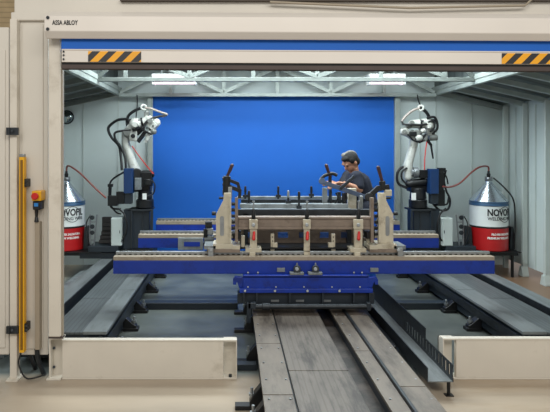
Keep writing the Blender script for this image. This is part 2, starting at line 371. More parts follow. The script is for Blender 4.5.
MB().box(PX(61.5, 3.87), 2.63, 3.87, 3.925, PZ(68.5, 3.87), PZ(64.5, 3.87)).cyl((PX(61.5, 3.87), 3.89, PZ(67, 3.87)), (2.63, 3.89, PZ(67, 3.87)), .018).build('rubber_seal', 'seal', rd)

fp = MB().tube([(PX(270, 4.04), 4.04, PZ(2, 4.04)), (PX(410, 4.04), 4.04, PZ(8, 4.04)), (PX(525, 4.04), 4.04, PZ(5.5, 4.04)), (PX(533, 4.04), 4.04, PZ(-2, 4.04)), (PX(545, 4.04), 4.04, PZ(-8, 4.04))], .009, smooth=False)
fp.build('fascia_pipe', 'creamdk', label='thin pale pipe clipped along the fascia above the door housing', cat='pipe')
MB().box(PX(120, 4.05), 4.05, 4.05, 4.088, PZ(.8, 4.05), PZ(-2, 4.05)).build('trim_5', 'jointdk', smooth=False, **S)
rd.location.z -= .0095; rd.rotation_euler = (0, .005, 0)
# plinths
def plinth(x0, x1, y0, y1, end, label):
    e = empty('floor_plinth', ((x0 + x1) / 2, 4.0, 0), label, 'plinth', 'steel floor plinths under the opening')
    MB().box(x0 + (.1 if end < 0 else 0), x1 - (.1 if end > 0 else 0), 4.005, 4.045, .012, y1 - .012).build('face_plate', 'cream', e, bevel=.003, smooth=False)
    MB().box(x0, x1, 4.0, 4.05, y1 - .012, y1).build('top_flange', 'cream', e, bevel=.002, smooth=False)
    MB().box(x0, x1, 4.0, 4.1, 0, .012).build('bottom_flange', 'cream', e, bevel=.002, smooth=False)
    if end > 0: MB().box(x1 - .1, x1, 4.085, 4.1, .012, y1 - .012).box(x1 - .008, x1, 4.0, 4.1, .012, y1 - .012).build('end_web', 'cream', e, smooth=False); MB().cyl((x1 - .05, 4.02, .012), (x1 - .05, 4.02, .03), .014, n=6).build('anchor_bolt', 'steeldk', e)
    else: MB().box(x0, x0 + .1, 4.085, 4.1, .012, y1 - .012).box(x0, x0 + .008, 4.0, 4.1, .012, y1 - .012).build('end_web', 'cream', e, smooth=False)
plinth(PX(62, Y0), PX(237, Y0), 0, PZ(340, Y0), 1, 'long cream steel plinth on the floor left of the centre track')
plinth(PX(443, Y0), 2.75, 0, PZ(338.5, Y0), -1, 'cream steel plinth on the floor right of the centre track')

# light curtain, emergency stop, conduit
lc = empty('light_curtain', (PX(21.5, 4), 3.98, PZ(353, 4)), 'tall thin yellow light curtain column on the left cream panel', 'safety sensor')
MB().pbox(19, 24, 157, 353, 3.965, .05).build('profile', 'yellow', lc, bevel=.004, smooth=False)
MB().pbox(20.3, 22.6, 160, 350, 3.96, .006).build('lens_strip', 'yellowlens', lc, smooth=False)
MB().pbox(19, 24, 154, 157, 3.965, .04).build('end_cap', 'steel', lc, bevel=.003)
for y in (183, 328): MB().pbox(23.5, 26.5, y - 4, y + 4, 3.97, .1).cyl(P(26.5, y - 2, 3.965), P(26.5, y - 2, 3.95), .009).cyl(P(26.5, y + 2, 3.965), P(26.5, y + 2, 3.95), .009).build('bracket', 'black', lc, bevel=.002)
es = empty('emergency_stop', (PX(36, 4), 4.0, PZ(220, 4)), 'small yellow box with red stop button on the cream wall panel', 'emergency stop')
MB().pbox(31.5, 41, 191, 201, 3.96, .1).build('button_box', 'yellow', es, bevel=.006, smooth=False)
MB().lathe(P(36.2, 196, 3.96), (0, -1, 0), [(0, .012), (.02, .012), (.022, .026), (.032, .026), (.038, .02)], 18).build('stop_button', 'red', es)
MB().pbox(32.5, 40, 201, 210, 3.97, .09).build('lower_housing', 'black', es, bevel=.006)
MB().pbox(34, 38, 203, 206.5, 3.965, .01).build('blue_tag', 'bluelabel', es, smooth=False)
MB().cyl(P(36.5, 210, 4.0), P(36.5, 217, 4.0), .014, .01).cyl(P(36.5, 217, 4.0), P(36.5, 222, 4.0), .012, .016).build('cable_gland', 'black', es)
cd = empty('cable_conduit', (PX(37, 4), 4.0, PZ(350, 4)), 'slim vertical grey cable conduit running below the stop button', 'conduit')
MB().pbox(34.8, 39.5, 222, 350, 4.0, .06).build('channel', 'creamdk', cd, bevel=.003, smooth=False)
MB().tube([P(37, 349, 4.02), P(38, 358, 4.05), P(43, 372, 4.1), P(46, 376.5, 4.12)], .018).build('lower_hose', 'steeldk', cd)
for i, (pts, lab) in enumerate((
        ([P(21, 353, 3.99), P(18.5, 362, 3.98), P(21, 371, 3.97), P(27, 378.5, 3.97), P(38, 377, 3.97), P(46, 374, 4.08)], 'thin black cable looping from the light curtain down to the floor'),
        ([P(29, 352, 4.15), P(34, 365, 4.15), P(38, 371.5, 4.25), P(46, 371, 4.25)], 'thick black cable hanging below the cream wall panel'))):
    MB().tube(pts, .006 if i == 0 else .016, 8).build('power_cable', 'blackhose', label=lab, cat='cable')

# ------------------------------------------------------------------ roof members
for side in (-1, 1):
    bx = .66 + side * 2.33
    MB().box(bx - .03, bx + .03, 4.3, 7.98, 2.5, 2.56).box(bx - .04, bx + .04, 4.3, 7.98, 2.56, 2.62).build('roof_beam', 'truss', bevel=.003, smooth=False,
        label='pale steel beam running to the back wall above the %s robot' % ('left' if side < 0 else 'right'), cat='roof beam')
    for i, y in enumerate((7.92, 7.32, 6.8, 6.28, 5.72, 5.2, 4.7)):
        q = MB().bar((bx, y, 2.535), (.66 + side * 3.3, y, 2.32), .05, .06).build('roof_rafter', 'truss' if side > 0 else 'trussdk', smooth=False,
            label='sloping grey roof rafter over the %s robot, number %s from the back wall' % ('left' if side < 0 else 'right', ['first', 'second', 'third', 'fourth', 'fifth', 'sixth', 'last'][i]), cat='rafter', group='sloping roof rafters')
for k, (Y, mt, z0) in enumerate(((7.85, 'truss', 2.475), (6.6, 'trussdk', 2.535))):
    e = empty('roof_truss', (.66, Y, z0), ['bright steel roof truss along the back wall above the blue door', 'grey steel roof truss crossing nearer, in front of the bright one'][k], 'roof truss', 'roof trusses')
    MB().box(-1.64, 2.96, Y - .03, Y + .03, z0, z0 + .05).build('bottom_chord', mt, e, bevel=.003, smooth=False)
    MB().box(-1.64, 2.96, Y - .03, Y + .03, 2.9, 2.95).build('top_chord', mt, e, smooth=False)
    xs = [-1.67 + .776 * i for i in range(1, 6)] if k == 0 else [-1.3, -.52, .26, 1.04, 1.82, 2.6]
    for x in xs: MB().box(x - .025, x + .025, Y - .02, Y + .02, z0 + .05, 2.9).build('upright', mt, e, smooth=False)
    for i in range(len(xs) - 1):
        a, b = (xs[i], xs[i + 1]) if i % 2 else (xs[i + 1], xs[i])
        MB().bar((a, Y - .015, z0 + .06), (b, Y - .015, 2.9), .035, .05).build('diagonal', mt, e, smooth=False)
    for a, b in ((xs[0], -1.62), (xs[-1], 2.94)): MB().bar((b, Y - .015, z0 + .06), (a, Y - .015, 2.9), .035, .05).build('diagonal', mt, e, smooth=False)
for x0, x1, lab in ((-1.05, -.5, 'lit twin tube lamp under the roof, left of centre'), (1.86, 2.3, 'lit twin tube lamp under the roof, right of centre')):
    e = empty('ceiling_lamp', ((x0 + x1) / 2, 7.3, 2.72), lab, 'ceiling lamp', 'tube lamps under the roof')
    MB().box(x0 - .02, x1 + .02, 7.22, 7.42, 2.68, 2.72).box(x0 - .02, x0, 7.22, 7.42, 2.58, 2.68).box(x1, x1 + .02, 7.22, 7.42, 2.58, 2.68).build('lamp_tray', 'white', e, smooth=False)
    for yy, zz in ((7.27, 2.655), (7.27, 2.6)): MB().cyl((x0, yy, zz), (x1, yy, zz), .013).build('tube', 'tubeglow', e)
    for x in (x0 + .1, x1 - .1): MB().cyl((x, 7.32, 2.72), (x, 7.32, 2.97), .006).build('hanger', 'steel', e)
for i, y in enumerate((7.8, 7.3, 6.78)):
    e = empty('wall_post', (3.95, y, 0), ['pale grey wall post in the back right corner', 'second pale grey wall post from the back right corner', 'nearest pale grey wall post on the right, with flared foot'][i], 'post', 'posts on the right wall')
    MB().box(3.92, 3.985, y - .025, y + .025, .1 if i else 0, 2.33).build('shaft', 'wallrib', e, bevel=.004, smooth=False)
    if i: MB().prismx([(y - .06, 0), (y + .06, 0), (y + .06, .015), (y + .025, .13), (y - .025, .13), (y - .06, .015)], 3.9, 3.985).build('foot', 'wallrib', e, bevel=.003, smooth=False)
# back roller door
bd = empty('roller_door', (.62, 7.95, 0), 'large closed plain blue roller door in the back wall', 'roller door')
MB().box(PX(152, 7.95), PX(395.5, 7.95), 7.955, 7.975, 0, 2.5).build('curtain', 'bluecurtain', bd, smooth=False)
for a, b in ((147.5, 152.5), (395, 400.5)): MB().box(PX(a, 7.9), PX(b, 7.9), 7.9, 7.985, 0, 2.47).build('guide_rail', 'truss', bd, bevel=.004, smooth=False)
# convex mirror
e = empty('convex_mirror', (PX(66, 7.9), 7.9, PZ(123, 7.9)), 'small round convex mirror high on the back wall at far left', 'mirror')
cm = P(66, 117, 7.9)
MB().lathe(cm + Vector((0, .08, 0)), (0, -1, 0), [(0, .09), (.04, .095), (.07, .08), (.09, .05), (.1, .005)], 28).build('mirror_face', 'mirror', e)
MB().ring(cm + Vector((0, .04, 0)), (0, 1, 0), .095, .01, 28).build('rim', 'steeldk', e)
MB().cyl(cm + Vector((0, .02, 0)), cm + Vector((0, .085, 0)), .03).build('bracket', 'steeldk', e)

# ------------------------------------------------------------------ centre track
tz = .25
ct = empty('shuttle_track', (.68, 4.6, 0), 'wide worn brown steel track running out of the cell through the centre', 'track')
def plate_rows(x0, x1, cuts, name, m, par, z=tz):
    for a, b in zip(cuts, cuts[1:]):
        MB().box(x0 + .003, x1 - .003, a + .004, b - .004, z - .02, z).build(name, m, par, bevel=.002, smooth=False)
plate_rows(.18, .365, [2.4, 3.2, 4.05, 5.0, 6.3], 'edge_plate', 'tracksteel', ct)
plate_rows(.37, .77, [2.4, 3.55, 4.72, 6.3], 'deck_plate', 'trackwarm', ct)
plate_rows(.885, 1.0, [2.4, 3.9, 5.2, 6.3], 'edge_plate', 'tracksteel', ct)
plate_rows(1.02, 1.19, [2.4, 3.3, 4.72, 6.3], 'edge_plate', 'tracksteel', ct, tz + .005)
MB().box(.2, .76, 2.4, 6.3, .03, tz - .021).build('track_body', 'darkgrey', ct, smooth=False)
MB().box(.9, 1.17, 2.4, 6.3, .03, tz - .021).build('track_body', 'darkgrey', ct, smooth=False)
MB().box(.76, .9, 2.4, 6.3, .1, .16).build('gutter_floor', 'gutter', ct, smooth=False)
MB().box(1.0, 1.02, 2.4, 6.3, tz - .05, tz + .02).build('guide_rail', 'steeldk', ct, bevel=.004, smooth=False)
bl = MB()
for x in (.215, .34, .92, 1.16):
    for i in range(14): bl.cyl((x, 2.6 + i * .27, tz - .002), (x, 2.6 + i * .27, tz + .006), .007, n=8)
bl.build('plate_screws', 'steel', ct, kind='stuff')
def leveller(par, x, y, side):
    """triangular foot bracket with a levelling bolt, sticking out to side"""
    q = MB().prism([(x, .03), (x + side * .085, .03), (x + side * .085, .055), (x + side * .06, .10), (x + side * .02, .15), (x, .17)], y - .035, y + .035)
    q.box(min(x, x + side * .18), max(x, x + side * .09), y - .03, y + .035, 0, .03)
    b = q.build('levelling_foot', 'black', par, bevel=.004, smooth=False)
    MB().cyl((x + side * .07, y, .03), (x + side * .07, y, .14), .01).lathe((x + side * .07, y, .085), (0, 0, 1), [(0, .022), (.018, .022)], 6).build('bolt', 'steel', b)
for y in (3.3, 3.55, 4.3, 5.05, 5.6): leveller(ct, .2, y, -1)
MB().box(PX(237, 4.2), .19, 4.16, 4.24, .0, .045).build('floor_bar', 'darkgrey', smooth=False, label='short dark bar on the floor between left plinth and centre track', cat='floor bar')
# cable tray right of the centre track
tr = empty('cable_tray', (1.45, 5.0, 0), 'long dark steel cable tray with slotted side, right of the centre track', 'cable tray')
MB().box(1.35, 1.52, 3.72, 6.2, .1, .106).build('tray_floor', 'robotrail', tr, smooth=False)
MB().box(1.345, 1.351, 3.72, 6.2, .1, .2).build('inner_side', 'steeldk', tr, smooth=False)
sd = MB().box(1.52, 1.526, 3.72, 6.2, .1, .13).box(1.52, 1.526, 3.72, 6.2, .205, .22).box(1.52, 1.526, 4.25, 6.2, .22, .30)
y = 3.73
while y < 4.75: sd.box(1.52, 1.526, y, y + .04, .13, .205); y += .065
sd.box(1.52, 1.526, 4.75, 6.2, .13, .205)
sd.build('slotted_side', 'steeldk', tr, smooth=False)
for y in (3.74, 4.6, 5.5): MB().cyl((1.5, y, 0), (1.5, y, .1), .012).box(1.475, 1.53, y - .02, y + .025, 0, .006).build('leg', 'black', tr)
MB().box(1.21, 1.33, 4.35, 6.3, .02, .12).build('cable_chain', 'black', smooth=False, bevel=.01, label='black cable chain lying between the centre track and the cable tray', cat='cable chain')
# cross bar on the floor
for a, b, lab in ((-.99, .06, 'long dark cross bar on the floor between left track and centre track'), (1.56, 2.31, 'long dark cross bar on the floor between cable tray and right track')):
    MB().box(a, b, 5.75, 5.87, 0, .07).build('cross_bar', 'darkgrey', bevel=.005, smooth=False, label=lab, cat='floor bar')

# ------------------------------------------------------------------ robot tracks
def robot_track(side):
    mir = side > 0
    f = lambda q: q.mirror() if mir else q
    e = empty('robot_track', (1.32 + 1.3 if mir else -1.3, 5.9, 0), 'raised grey robot travel track with ribbed plates on the %s of the cell' % ('right' if mir else 'left'), 'robot track', 'robot travel tracks')
    def bx(x0, x1, y0, y1, z0, z1, n, m, bev=.003): return f(MB().box(x0, x1, y0, y1, z0, z1)).build(n, m, e, bevel=bev, smooth=False)
    for a, b in ((4.31, 5.3), (5.31, 6.4), (6.41, 7.75)): bx(-1.47, -1.2, a, b, .225, .245, 'ribbed_plate', 'robotplate')
    for a, b in ((4.31, 5.6), (5.61, 7.75)): bx(-1.195, -1.0, a, b, .225, .25, 'side_plate', 'robotrail')
    bx(-1.74, -1.58, 4.31, 7.75, .235, .26, 'side_plate', 'robotrail')
    bx(-1.45, -1.02, 4.33, 7.74, .04, .224, 'track_body', 'darkgrey'); bx(-1.73, -1.6, 4.33, 7.74, .04, .234, 'track_body', 'darkgrey')
    bx(-1.6, -1.45, 4.3, 7.7, .04, .10, 'cable_chain', 'black'); bx(-1.6, -1.57, 4.31, 7.75, .2, .258, 'linear_rail', 'steeldk')
    f(MB().box(-1.16, -1.06, 4.29, 4.312, .15, .21).cyl((-1.05, 4.29, .2), (-1.05, 4.31, .2), .02)).build('end_stop', 'steeldk', e)
    for y in (4.55, 5.1, 5.66, 6.45, 7.2):
        x = -1.02
        q = MB().prism([(x, .03), (x + .12, .03), (x + .12, .05), (x + .08, .075), (x + .03, .12), (x, .12)], y - .04, y + .04).box(x, x + .14, y - .045, y + .045, 0, .03)
        b = f(q).build('levelling_foot', 'black', e, bevel=.004, smooth=False)
        f(MB().cyl((x + .095, y, .03), (x + .095, y, .13), .011).lathe((x + .095, y, .075), (0, 0, 1), [(0, .024), (.02, .024)], 6)).build('bolt', 'steel', b)
    bx(-2.02, -1.86, 4.4, 7.6, .0, .09, 'cable_duct', 'steelpaint')
    bx(-1.0, -.995, 4.26, 7.7, .12, .2, 'side_web', 'steeldk')
robot_track(-1); robot_track(1)

# ------------------------------------------------------------------ robots
YR = 7.3
def R(px, py, dy=0): return P(px, py, YR + dy)
def carriage(side):
    """travelling carriage: base beam carrying robot pedestal, drum shelf, cabinet"""
    mir = side > 0; f = lambda q: q.mirror() if mir else q
    nm = 'right' if mir else 'left'
    e = empty('robot_carriage', (1.32 + 1.6 if mir else -1.6, 7.3, .26), 'dark grey travelling carriage under the %s robot and wire drum' % nm, 'carriage', 'robot carriages')
    f(MB().box(-2.02, -1.05, 7.15, 7.6, .262, .34)).build('base_beam', 'darkgrey', e, bevel=.006, smooth=False)
    f(MB().box(-2.5, -1.72, 7.12, 7.64, .34, .352).box(-2.5, -2.0, 7.2, 7.26, .29, .34).box(-2.44, -2.41, 7.2, 7.23, .0, .29)).build('shelf', 'black', e, bevel=.003, smooth=False)
    f(MB().box(-1.9, -1.5, 7.12, 7.5, .353, .43)).build('riser_block', 'darkgrey', e, bevel=.006, smooth=False)
    f(MB().box(-1.4, -1.06, 7.14, 7.5, .34, .38)).build('pedestal_flange', 'black', e, bevel=.004, smooth=False)
    f(MB().box(-1.36, -1.1, 7.2, 7.46, .38, .912).box(-1.44, -1.32, 7.17, 7.3, .38, .912)).build('pedestal', 'darkgrey', e, bevel=.01, smooth=False)
    f(MB().box(-1.39, -1.07, 7.17, 7.49, .885, .912)).build('pedestal_cap', 'steeldk', e, bevel=.004, smooth=False)
    f(MB().box(-1.345, -1.325, 7.16, 7.17, .4, .9).box(-1.2, -1.18, 7.19, 7.2, .4, .88)).build('pedestal_rib', 'steeldk', e, smooth=False)
    f(MB().tube([(-1.5, 7.12, .93), (-1.42, 7.1, .86), (-1.38, 7.1, .72), (-1.4, 7.12, .6), (-1.45, 7.13, .5)], .012)).build('cable', 'blackhose', e)
    f(MB().box(-1.08, -1.05, 7.16, 7.2, .34, .91)).build('side_strut', 'darkgrey', e, bevel=.003, smooth=False)
    c = empty('control_box', ((1.32 + 1.53) if mir else -1.53, 7.2, .43), 'pale grey control box on the carriage beside the %s robot pedestal' % nm, 'control box', 'robot control boxes')
    f(MB().box(-1.60, -1.46, 7.13, 7.35, .431, .80)).build('cabinet_body', 'wallrib', c, bevel=.008, smooth=False)
    f(MB().box(-1.59, -1.47, 7.122, 7.13, .44, .79)).build('cabinet_door', 'wallrib', c, bevel=.003, smooth=False)
    f(MB().cyl((-1.48, 7.12, .6), (-1.48, 7.12, .64), .005)).build('latch', 'steeldk', c)
    # stepped black bellows behind the box
    if not mir: q = MB()
    for i in range(0 if mir else 6): q.box(-1.80 + i * .012, -1.62, 7.3 + i * .015, 7.48, .44 + i * .055, .485 + i * .055)
    if not mir: q.box(-1.78, -1.64, 7.39, 7.46, .445, .78).build('bellows_cover', 'bellows', bevel=.003, smooth=False, label='dark stepped bellows cover between the left wire drum and its control box', cat='bellows')
    g_ = f
    def f(q):
        for v in q.bm.verts: v.co.x += .10 if mir else -.03
        return g_(q)
    w_ = empty('wire_straightener', ((1.32 + 1.95) if mir else -1.83, 7.2, 43e-2), 'spindly metal wire feeding stand beside the %s wire drum' % nm, 'wire feeder', 'wire feeding stands')
    f(MB().cyl((-1.86, 7.2, 43e-2), (-1.86, 7.2, .84), .012).cyl((-1.81, 7.2, 43e-2), (-1.77, 7.2, .84), .01).cyl((-1.86, 7.2, .5), (-1.79, 7.2, .5), .008).cyl((-1.86, 7.2, .74), (-1.78, 7.2, .74), .008)).build('frame', 'steel', w_)
    for z in (.6, .68, .8): f(MB().lathe((-1.83, 7.19, z), (0, -1, 0), [(0, .03), (.012, .03), (.014, .02), (.02, .02)], 16)).build('roller', 'steeldk', w_)
    f(MB().tube([(-1.86, 7.17, .82), (-1.90, 7.15, .72), (-1.88, 7.14, .55), (-1.83, 7.15, .38)], .008)).build('cable', 'blackhose', w_)
carriage(-1); carriage(1)

def drum(x, side, t0):
    c = Vector((x, 7.38, .353)); Rr = .243
    e = empty('wire_drum', c, 'white and red wire drum with silver cone lid, %s' % ('at left edge of the opening' if side < 0 else 'near the right wall'), 'wire drum', 'welding wire drums')
    ax = (0, 0, 1)
    MB().lathe(c, ax, [(0, Rr - .01), (.01, Rr), (.30, Rr), (.302, Rr - .003)], 40).build('red_body', 'drumred', e)
    MB().lathe(c + Vector((0, 0, .302)), ax, [(0, Rr), (.025, Rr)], 40).build('black_band', 'ink', e)
    MB().lathe(c + Vector((0, 0, .327)), ax, [(0, Rr), (.27, Rr)], 40).build('white_body', 'drumwhite', e)
    MB().lathe(c + Vector((0, 0, .597)), ax, [(0, Rr), (.005, Rr + .008), (.012, Rr + .008), (.04, Rr), (.045, Rr + .006), (.06, Rr + .006)], 40).build('top_rim', 'drumblue', e)
    MB().lathe(c + Vector((0, 0, .657)), ax, [(0, Rr + .004), (.012, Rr), (.24, .05), (.26, .042), (.27, .042)], 40).build('cone_lid', 'cone', e)
    lid = e
    MB().lathe(c + Vector((0, 0, .925)), ax, [(0, .05), (.02, .055), (.03, .035), (.05, .03)], 16).build('lid_collar', 'steel', e)
    for a in (0, math.pi): MB().cyl(c + Vector((.045 * math.cos(a), .0, .925)), c + Vector((.045 * math.cos(a), 0, .985)), .008).build('wing_pin', 'steel', e)
    MB().lathe(c + Vector((.0, 0, .97)), ax, [(0, .022), (.05, .026), (.06, .018), (.09, .016)], 14).build('hose_gland', 'blackhose', e)
    def wrap(a0, z):
        def fn(a, b, cc):
            t = a0 + a / Rr; r = Rr + .002 + cc
            return c + Vector((r * math.sin(t), -r * math.cos(t), z + b))
        return fn
    text_part('drum_lettering', 'NOVOFIL', .125, wrap(t0, .475), 'ink', e, width=.40, bold=.004)
    text_part('drum_lettering', 'WELDING WIRE', .06, wrap(t0, .415), 'inkgrey', e, width=.40, bold=.001)
    text_part('drum_lettering', 'FILO PER SALDATURA', .038, wrap(t0 + .2, .215), 'inkwhite', e, width=.30, bold=.0016)
    text_part('drum_lettering', 'PREMIUM WELDING', .038, wrap(t0 + .0, .165), 'inkwhite', e, width=.33, bold=.0016)
    rg = MB(); n = 40; rings = []; ts = t0 + .24 / Rr
    for i in range(n):
        a = 2 * math.pi * i / n; fn = wrap(0, 0)
        r2 = [fn(Rr * ts + rr * math.cos(a), .49 + rr * math.sin(a), dd) for rr, dd in ((.098, 0), (.106, 0), (.106, .002), (.098, .002))]
        rings.append([rg.bm.verts.new(p) for p in r2])
    for i in range(n):
        for k in range(4): rg.bm.faces.new((rings[i][k], rings[(i + 1) % n][k], rings[(i + 1) % n][(k + 1) % 4], rings[i][(k + 1) % 4]))
    rg.build('ring_emblem', 'inkgrey', e)
    # dark side clamps of the drum
    for s_ in (-1, 1): MB().prism([(x + s_ * .25, .355), (x + s_ * .32, .355), (x + s_ * .3, .66), (x + s_ * .27, .66)], 7.3, 7.46).build('side_clamp', 'steeldk', e, smooth=False)
    return c
cL = drum(-2.262, -1, -.36); cR = drum(3.507, 1, -.50)

def robot(side):
    L = side < 0
    e = empty('welding_robot', R(138 if L else 418, 205, .04), 'white welding robot arm on dark pedestal, %s of the blue door' % ('left' if L else 'right'), 'robot', 'welding robots')
    if L:
        MB().cyl(R(145, 208), R(145, 199), .12).cyl(R(145, 199), R(145, 190), .10, .09).build('turntable_base', 'black', e)
        MB().pbox(142.5, 146.5, 193.5, 199.5, YR - .135, .01).build('rating_plate', 'white', e, smooth=False)
        MB().pbox(133, 150, 178, 192, YR - .06, .2).cyl(R(137, 174, -.1), R(137, 174, .1), .075).build('shoulder_casting', 'black', e, bevel=.01)
        MB().cyl(R(141, 174.5, -.05), R(152.5, 174.5, -.05), .055).cyl(R(152, 174.5, -.05), R(154, 174.5, -.05), .04).cyl(R(148, 185, -.1), R(148, 179, -.1), .06).box(PX(143, YR), PX(153, YR), YR - .12, YR + .02, PZ(186, YR), PZ(172, YR)).build('shoulder_motor', 'black', e, bevel=.006)
        MB().pbox(134.5, 141, 178, 190, YR - .16, .1).build('junction_box', 'steelpaint', e, bevel=.006, smooth=False)
        MB().pbox(123.5, 132.5, 168.5, 193.5, YR - .2, .14).build('wire_feeder', 'bluesoft', e, bevel=.006, smooth=False)
        MB().pbox(124.5, 131.5, 194, 204, YR - .17, .1).build('feeder_bracket', 'darkgrey', e, bevel=.004, smooth=False)
        # lower arm: curved white casting
        MB().capsule(R(136, 173), R(131, 160), .075, .062).capsule(R(131, 160), R(125.5, 143), .062, .056).capsule(R(125.5, 143), R(126, 134), .056, .06).build('lower_arm', 'robot', e, remesh=.009)
        MB().cyl(R(136.5, 172, -.09), R(136.5, 172, -.06), .055).build('shoulder_cap', 'steel', e)
        MB().capsule(R(128, 134, -.03), R(134, 137, -.03), .06, .045).cyl(R(127, 132, -.1), R(127, 132, .1), .055).build('elbow_casting', 'robotgrey', e)
        MB().ell(R(135.5, 124, -.05), .085, .085, .085).capsule(R(135.5, 124, -.05), R(128, 131, 0), .07, .06).capsule(R(136, 124, -.02), R(147, 121, -.03), .07, .055).build('upper_arm', 'robot', e, remesh=.009)
        MB().cyl(R(135.5, 124, -.05), R(134.8, 124.4, -.16), .055, .04).build('elbow_cap', 'robot', e)
        MB().bar(R(145, 118, -.02), R(156, 128, -.04), .11, .10).cyl(R(150, 119, -.09), R(150, 119, .05), .045).ell(R(156.5, 122.5, -.04), .055, .05, .06).build('forearm', 'robot', e, bevel=.012)
        MB().ell(R(153.5, 131.5, -.06), .045, .045, .042).cyl(R(153.5, 131.5, -.02), R(150, 127, -.02), .035).build('wrist', 'robotgrey', e)
        MB().capsule(R(150, 133, -.06), R(147, 140, -.07), .03, .026).cyl(R(147, 140, -.07), R(145.3, 142.5, -.07), .018).bar(R(144, 134, -.05), R(148, 136, -.05), .05, .035).build('welding_torch', 'robot', e)
        MB().bar(R(138, 142, -.05), R(146, 131, -.05), .06, .05).capsule(R(137, 133, -.04), R(143, 128, -.05), .04, .03).build('torch_mount', 'black', e, bevel=.005)
        MB().ring(R(143.8, 107.3, -.05), (.5, -1, .1), .033, .014).build('hose_ring', 'robot', e)
        MB().tube([R(145, 107.5, -.05), R(152, 109, -.05), R(160, 112, -.05), R(167, 114.5, -.05), R(162, 116.5, -.05)], .015).build('dress_hose', 'beigehose', e)
        hoses = [([R(167, 115, -.05), R(159, 116.5, -.06), R(150, 119, -.08), R(145, 124, -.1), R(144, 130, -.1)], .016),
                 ([R(143, 107.5, -.05), R(136, 110, -.04), R(129, 115, -.02), R(127, 121, 0), R(128, 128, .02)], .02),
                 ([R(128, 119, -.08), R(118, 120, -.06), R(109.5, 126, -.04), R(108.5, 131, -.03), R(112, 138, -.02), R(119, 146, -.06), R(121, 158, -.1), R(122, 170, -.14)], .019),
                 ([R(131, 130, -.08), R(121, 131, -.1), R(115, 133, -.1), R(115.5, 139, -.1), R(121, 147, -.1), R(125, 158, -.1), R(126, 169, -.12)], .016),
                 ([R(124, 172, -.1), R(113, 179, -.1), R(109.5, 186, -.1), R(109.5, 200, -.1), R(112, 208, -.08), R(121, 209, -.08)], .013),
                 ([R(111, 184, -.06), R(111, 204, -.06), R(116, 212, -.08), R(121, 214, -.09)], .011),
                 ([R(152, 180, -.1), R(155, 186, -.1), R(153, 194, -.1), R(147, 196, -.12)], .01)]
        MB().pbox(107.5, 117, 196, 206, YR - .16, .1).pbox(116, 124, 192, 204, YR - .15, .1).build('hose_bracket', 'black', e, bevel=.004, smooth=False); MB().pbox(107.5, 112.5, 184, 187, YR - .12, .05).build('hose_clip', 'black', e, bevel=.004, smooth=False)
        MB().cyl(R(141.5, 122.5, -.03), R(143.5, 122, -.03), .066).build('joint_gasket', 'black', e)
        MB().cyl(R(129, 119, -.02), R(129, 124, -.02), .045).build('axis_motor', 'black', e, bevel=.004)
        MB().pbox(129, 137, 130.5, 141, YR - .09, .1).build('wire_box', 'robot', e, bevel=.012)
        MB().bar(R(133, 131, -.1), R(140, 127, -.1), .05, .03).cyl(R(133, 136, -.09), R(133, 136, -.11), .03).build('cable_cover', 'black', e, bevel=.004)
        MB().cyl(R(150, 121, -.1), R(150, 121, -.115), .035).build('axis_cap', 'robotgrey', e)
        MB().cyl(R(146, 112.5, -.02), R(149.5, 112, -.02), .03).pbox(144, 149, 112, 117, YR - .06, .08).build('wrist_motor', 'robotgrey', e, bevel=.006)
        for a_, b_ in ((139, 120), (153, 126), (147, 128), (133, 129)): MB().cyl(R(a_, b_, -.085), R(a_, b_, -.105), .013, n=8).build('bolt', 'steeldk', e)
        MB().capsule(R(143, 130, -.1), R(151, 134, -.11), .014).build('torch_cable', 'blackhose', e)
        red = [R(132, 146, -.12), R(142, 160, -.14), R(153.5, 174, -.14)]
    else:
        MB().cyl(R(418, 208), R(418, 199), .12).cyl(R(418, 199), R(418, 188), .11, .10).build('turntable_base', 'black', e)
        MB().pbox(411.5, 416, 193, 200, YR - .135, .01).build('rating_plate', 'white', e, smooth=False)
        MB().pbox(411, 428, 179, 192, YR - .06, .2).capsule(R(409, 184, -.03), R(424, 182, -.04), .05, .06).build('shoulder_casting', 'black', e, bevel=.01)
        MB().cyl(R(413, 172.5, -.04), R(418, 172.5, -.04), .075).cyl(R(411, 172.5, -.04), R(413, 172.5, -.04), .05).build('shoulder_joint', 'steel', e)
        MB().cyl(R(418, 173.5, -.05), R(429, 173.5, -.05), .05).pbox(419, 429, 170, 178, YR - .1, .1).build('shoulder_motor', 'black', e, bevel=.005)
        MB().pbox(430.5, 439, 169, 194, YR - .2, .14).build('wire_feeder', 'bluesoft', e, bevel=.006, smooth=False)
        MB().pbox(431, 438.5, 194, 204, YR - .17, .1).build('feeder_bracket', 'darkgrey', e, bevel=.004, smooth=False)
        MB().capsule(R(408, 177), R(408, 165), .06, .062).capsule(R(408, 165), R(413, 147), .06, .055).capsule(R(413, 147), R(414, 141), .055, .06).build('lower_arm', 'robot', e, remesh=.009)
        MB().ell(R(404.5, 131.5, -.05), .06, .06, .058).capsule(R(404.5, 131.5, -.05), R(414, 138, -.04), .05, .045).build('elbow_casting', 'robot', e, remesh=.008)
        MB().capsule(R(412, 124, -.04), R(428, 123.5, -.02), .055, .075).capsule(R(428, 124, -.02), R(430, 133, 0), .08, .07).build('upper_arm', 'robot', e, remesh=.009)
        MB().cyl(R(429, 126, 0), R(429, 126, -.13), .05, .035).build('elbow_cap', 'robot', e)
        MB().bar(R(411, 131, -.07), R(424, 140, -.07), .07, .05).cyl(R(417, 133, -.03), R(417, 133, -.12), .045).cyl(R(424, 138, -.02), R(424, 138, -.12), .05).bar(R(414, 137, -.08), R(421, 129, -.08), .04, .04).build('forearm', 'robotgrey', e, bevel=.008)
        MB().ell(R(419, 138, -.11), .05, .045, .045).cyl(R(421, 132, -.12), R(425, 130, -.12), .028).build('wrist', 'robot', e)
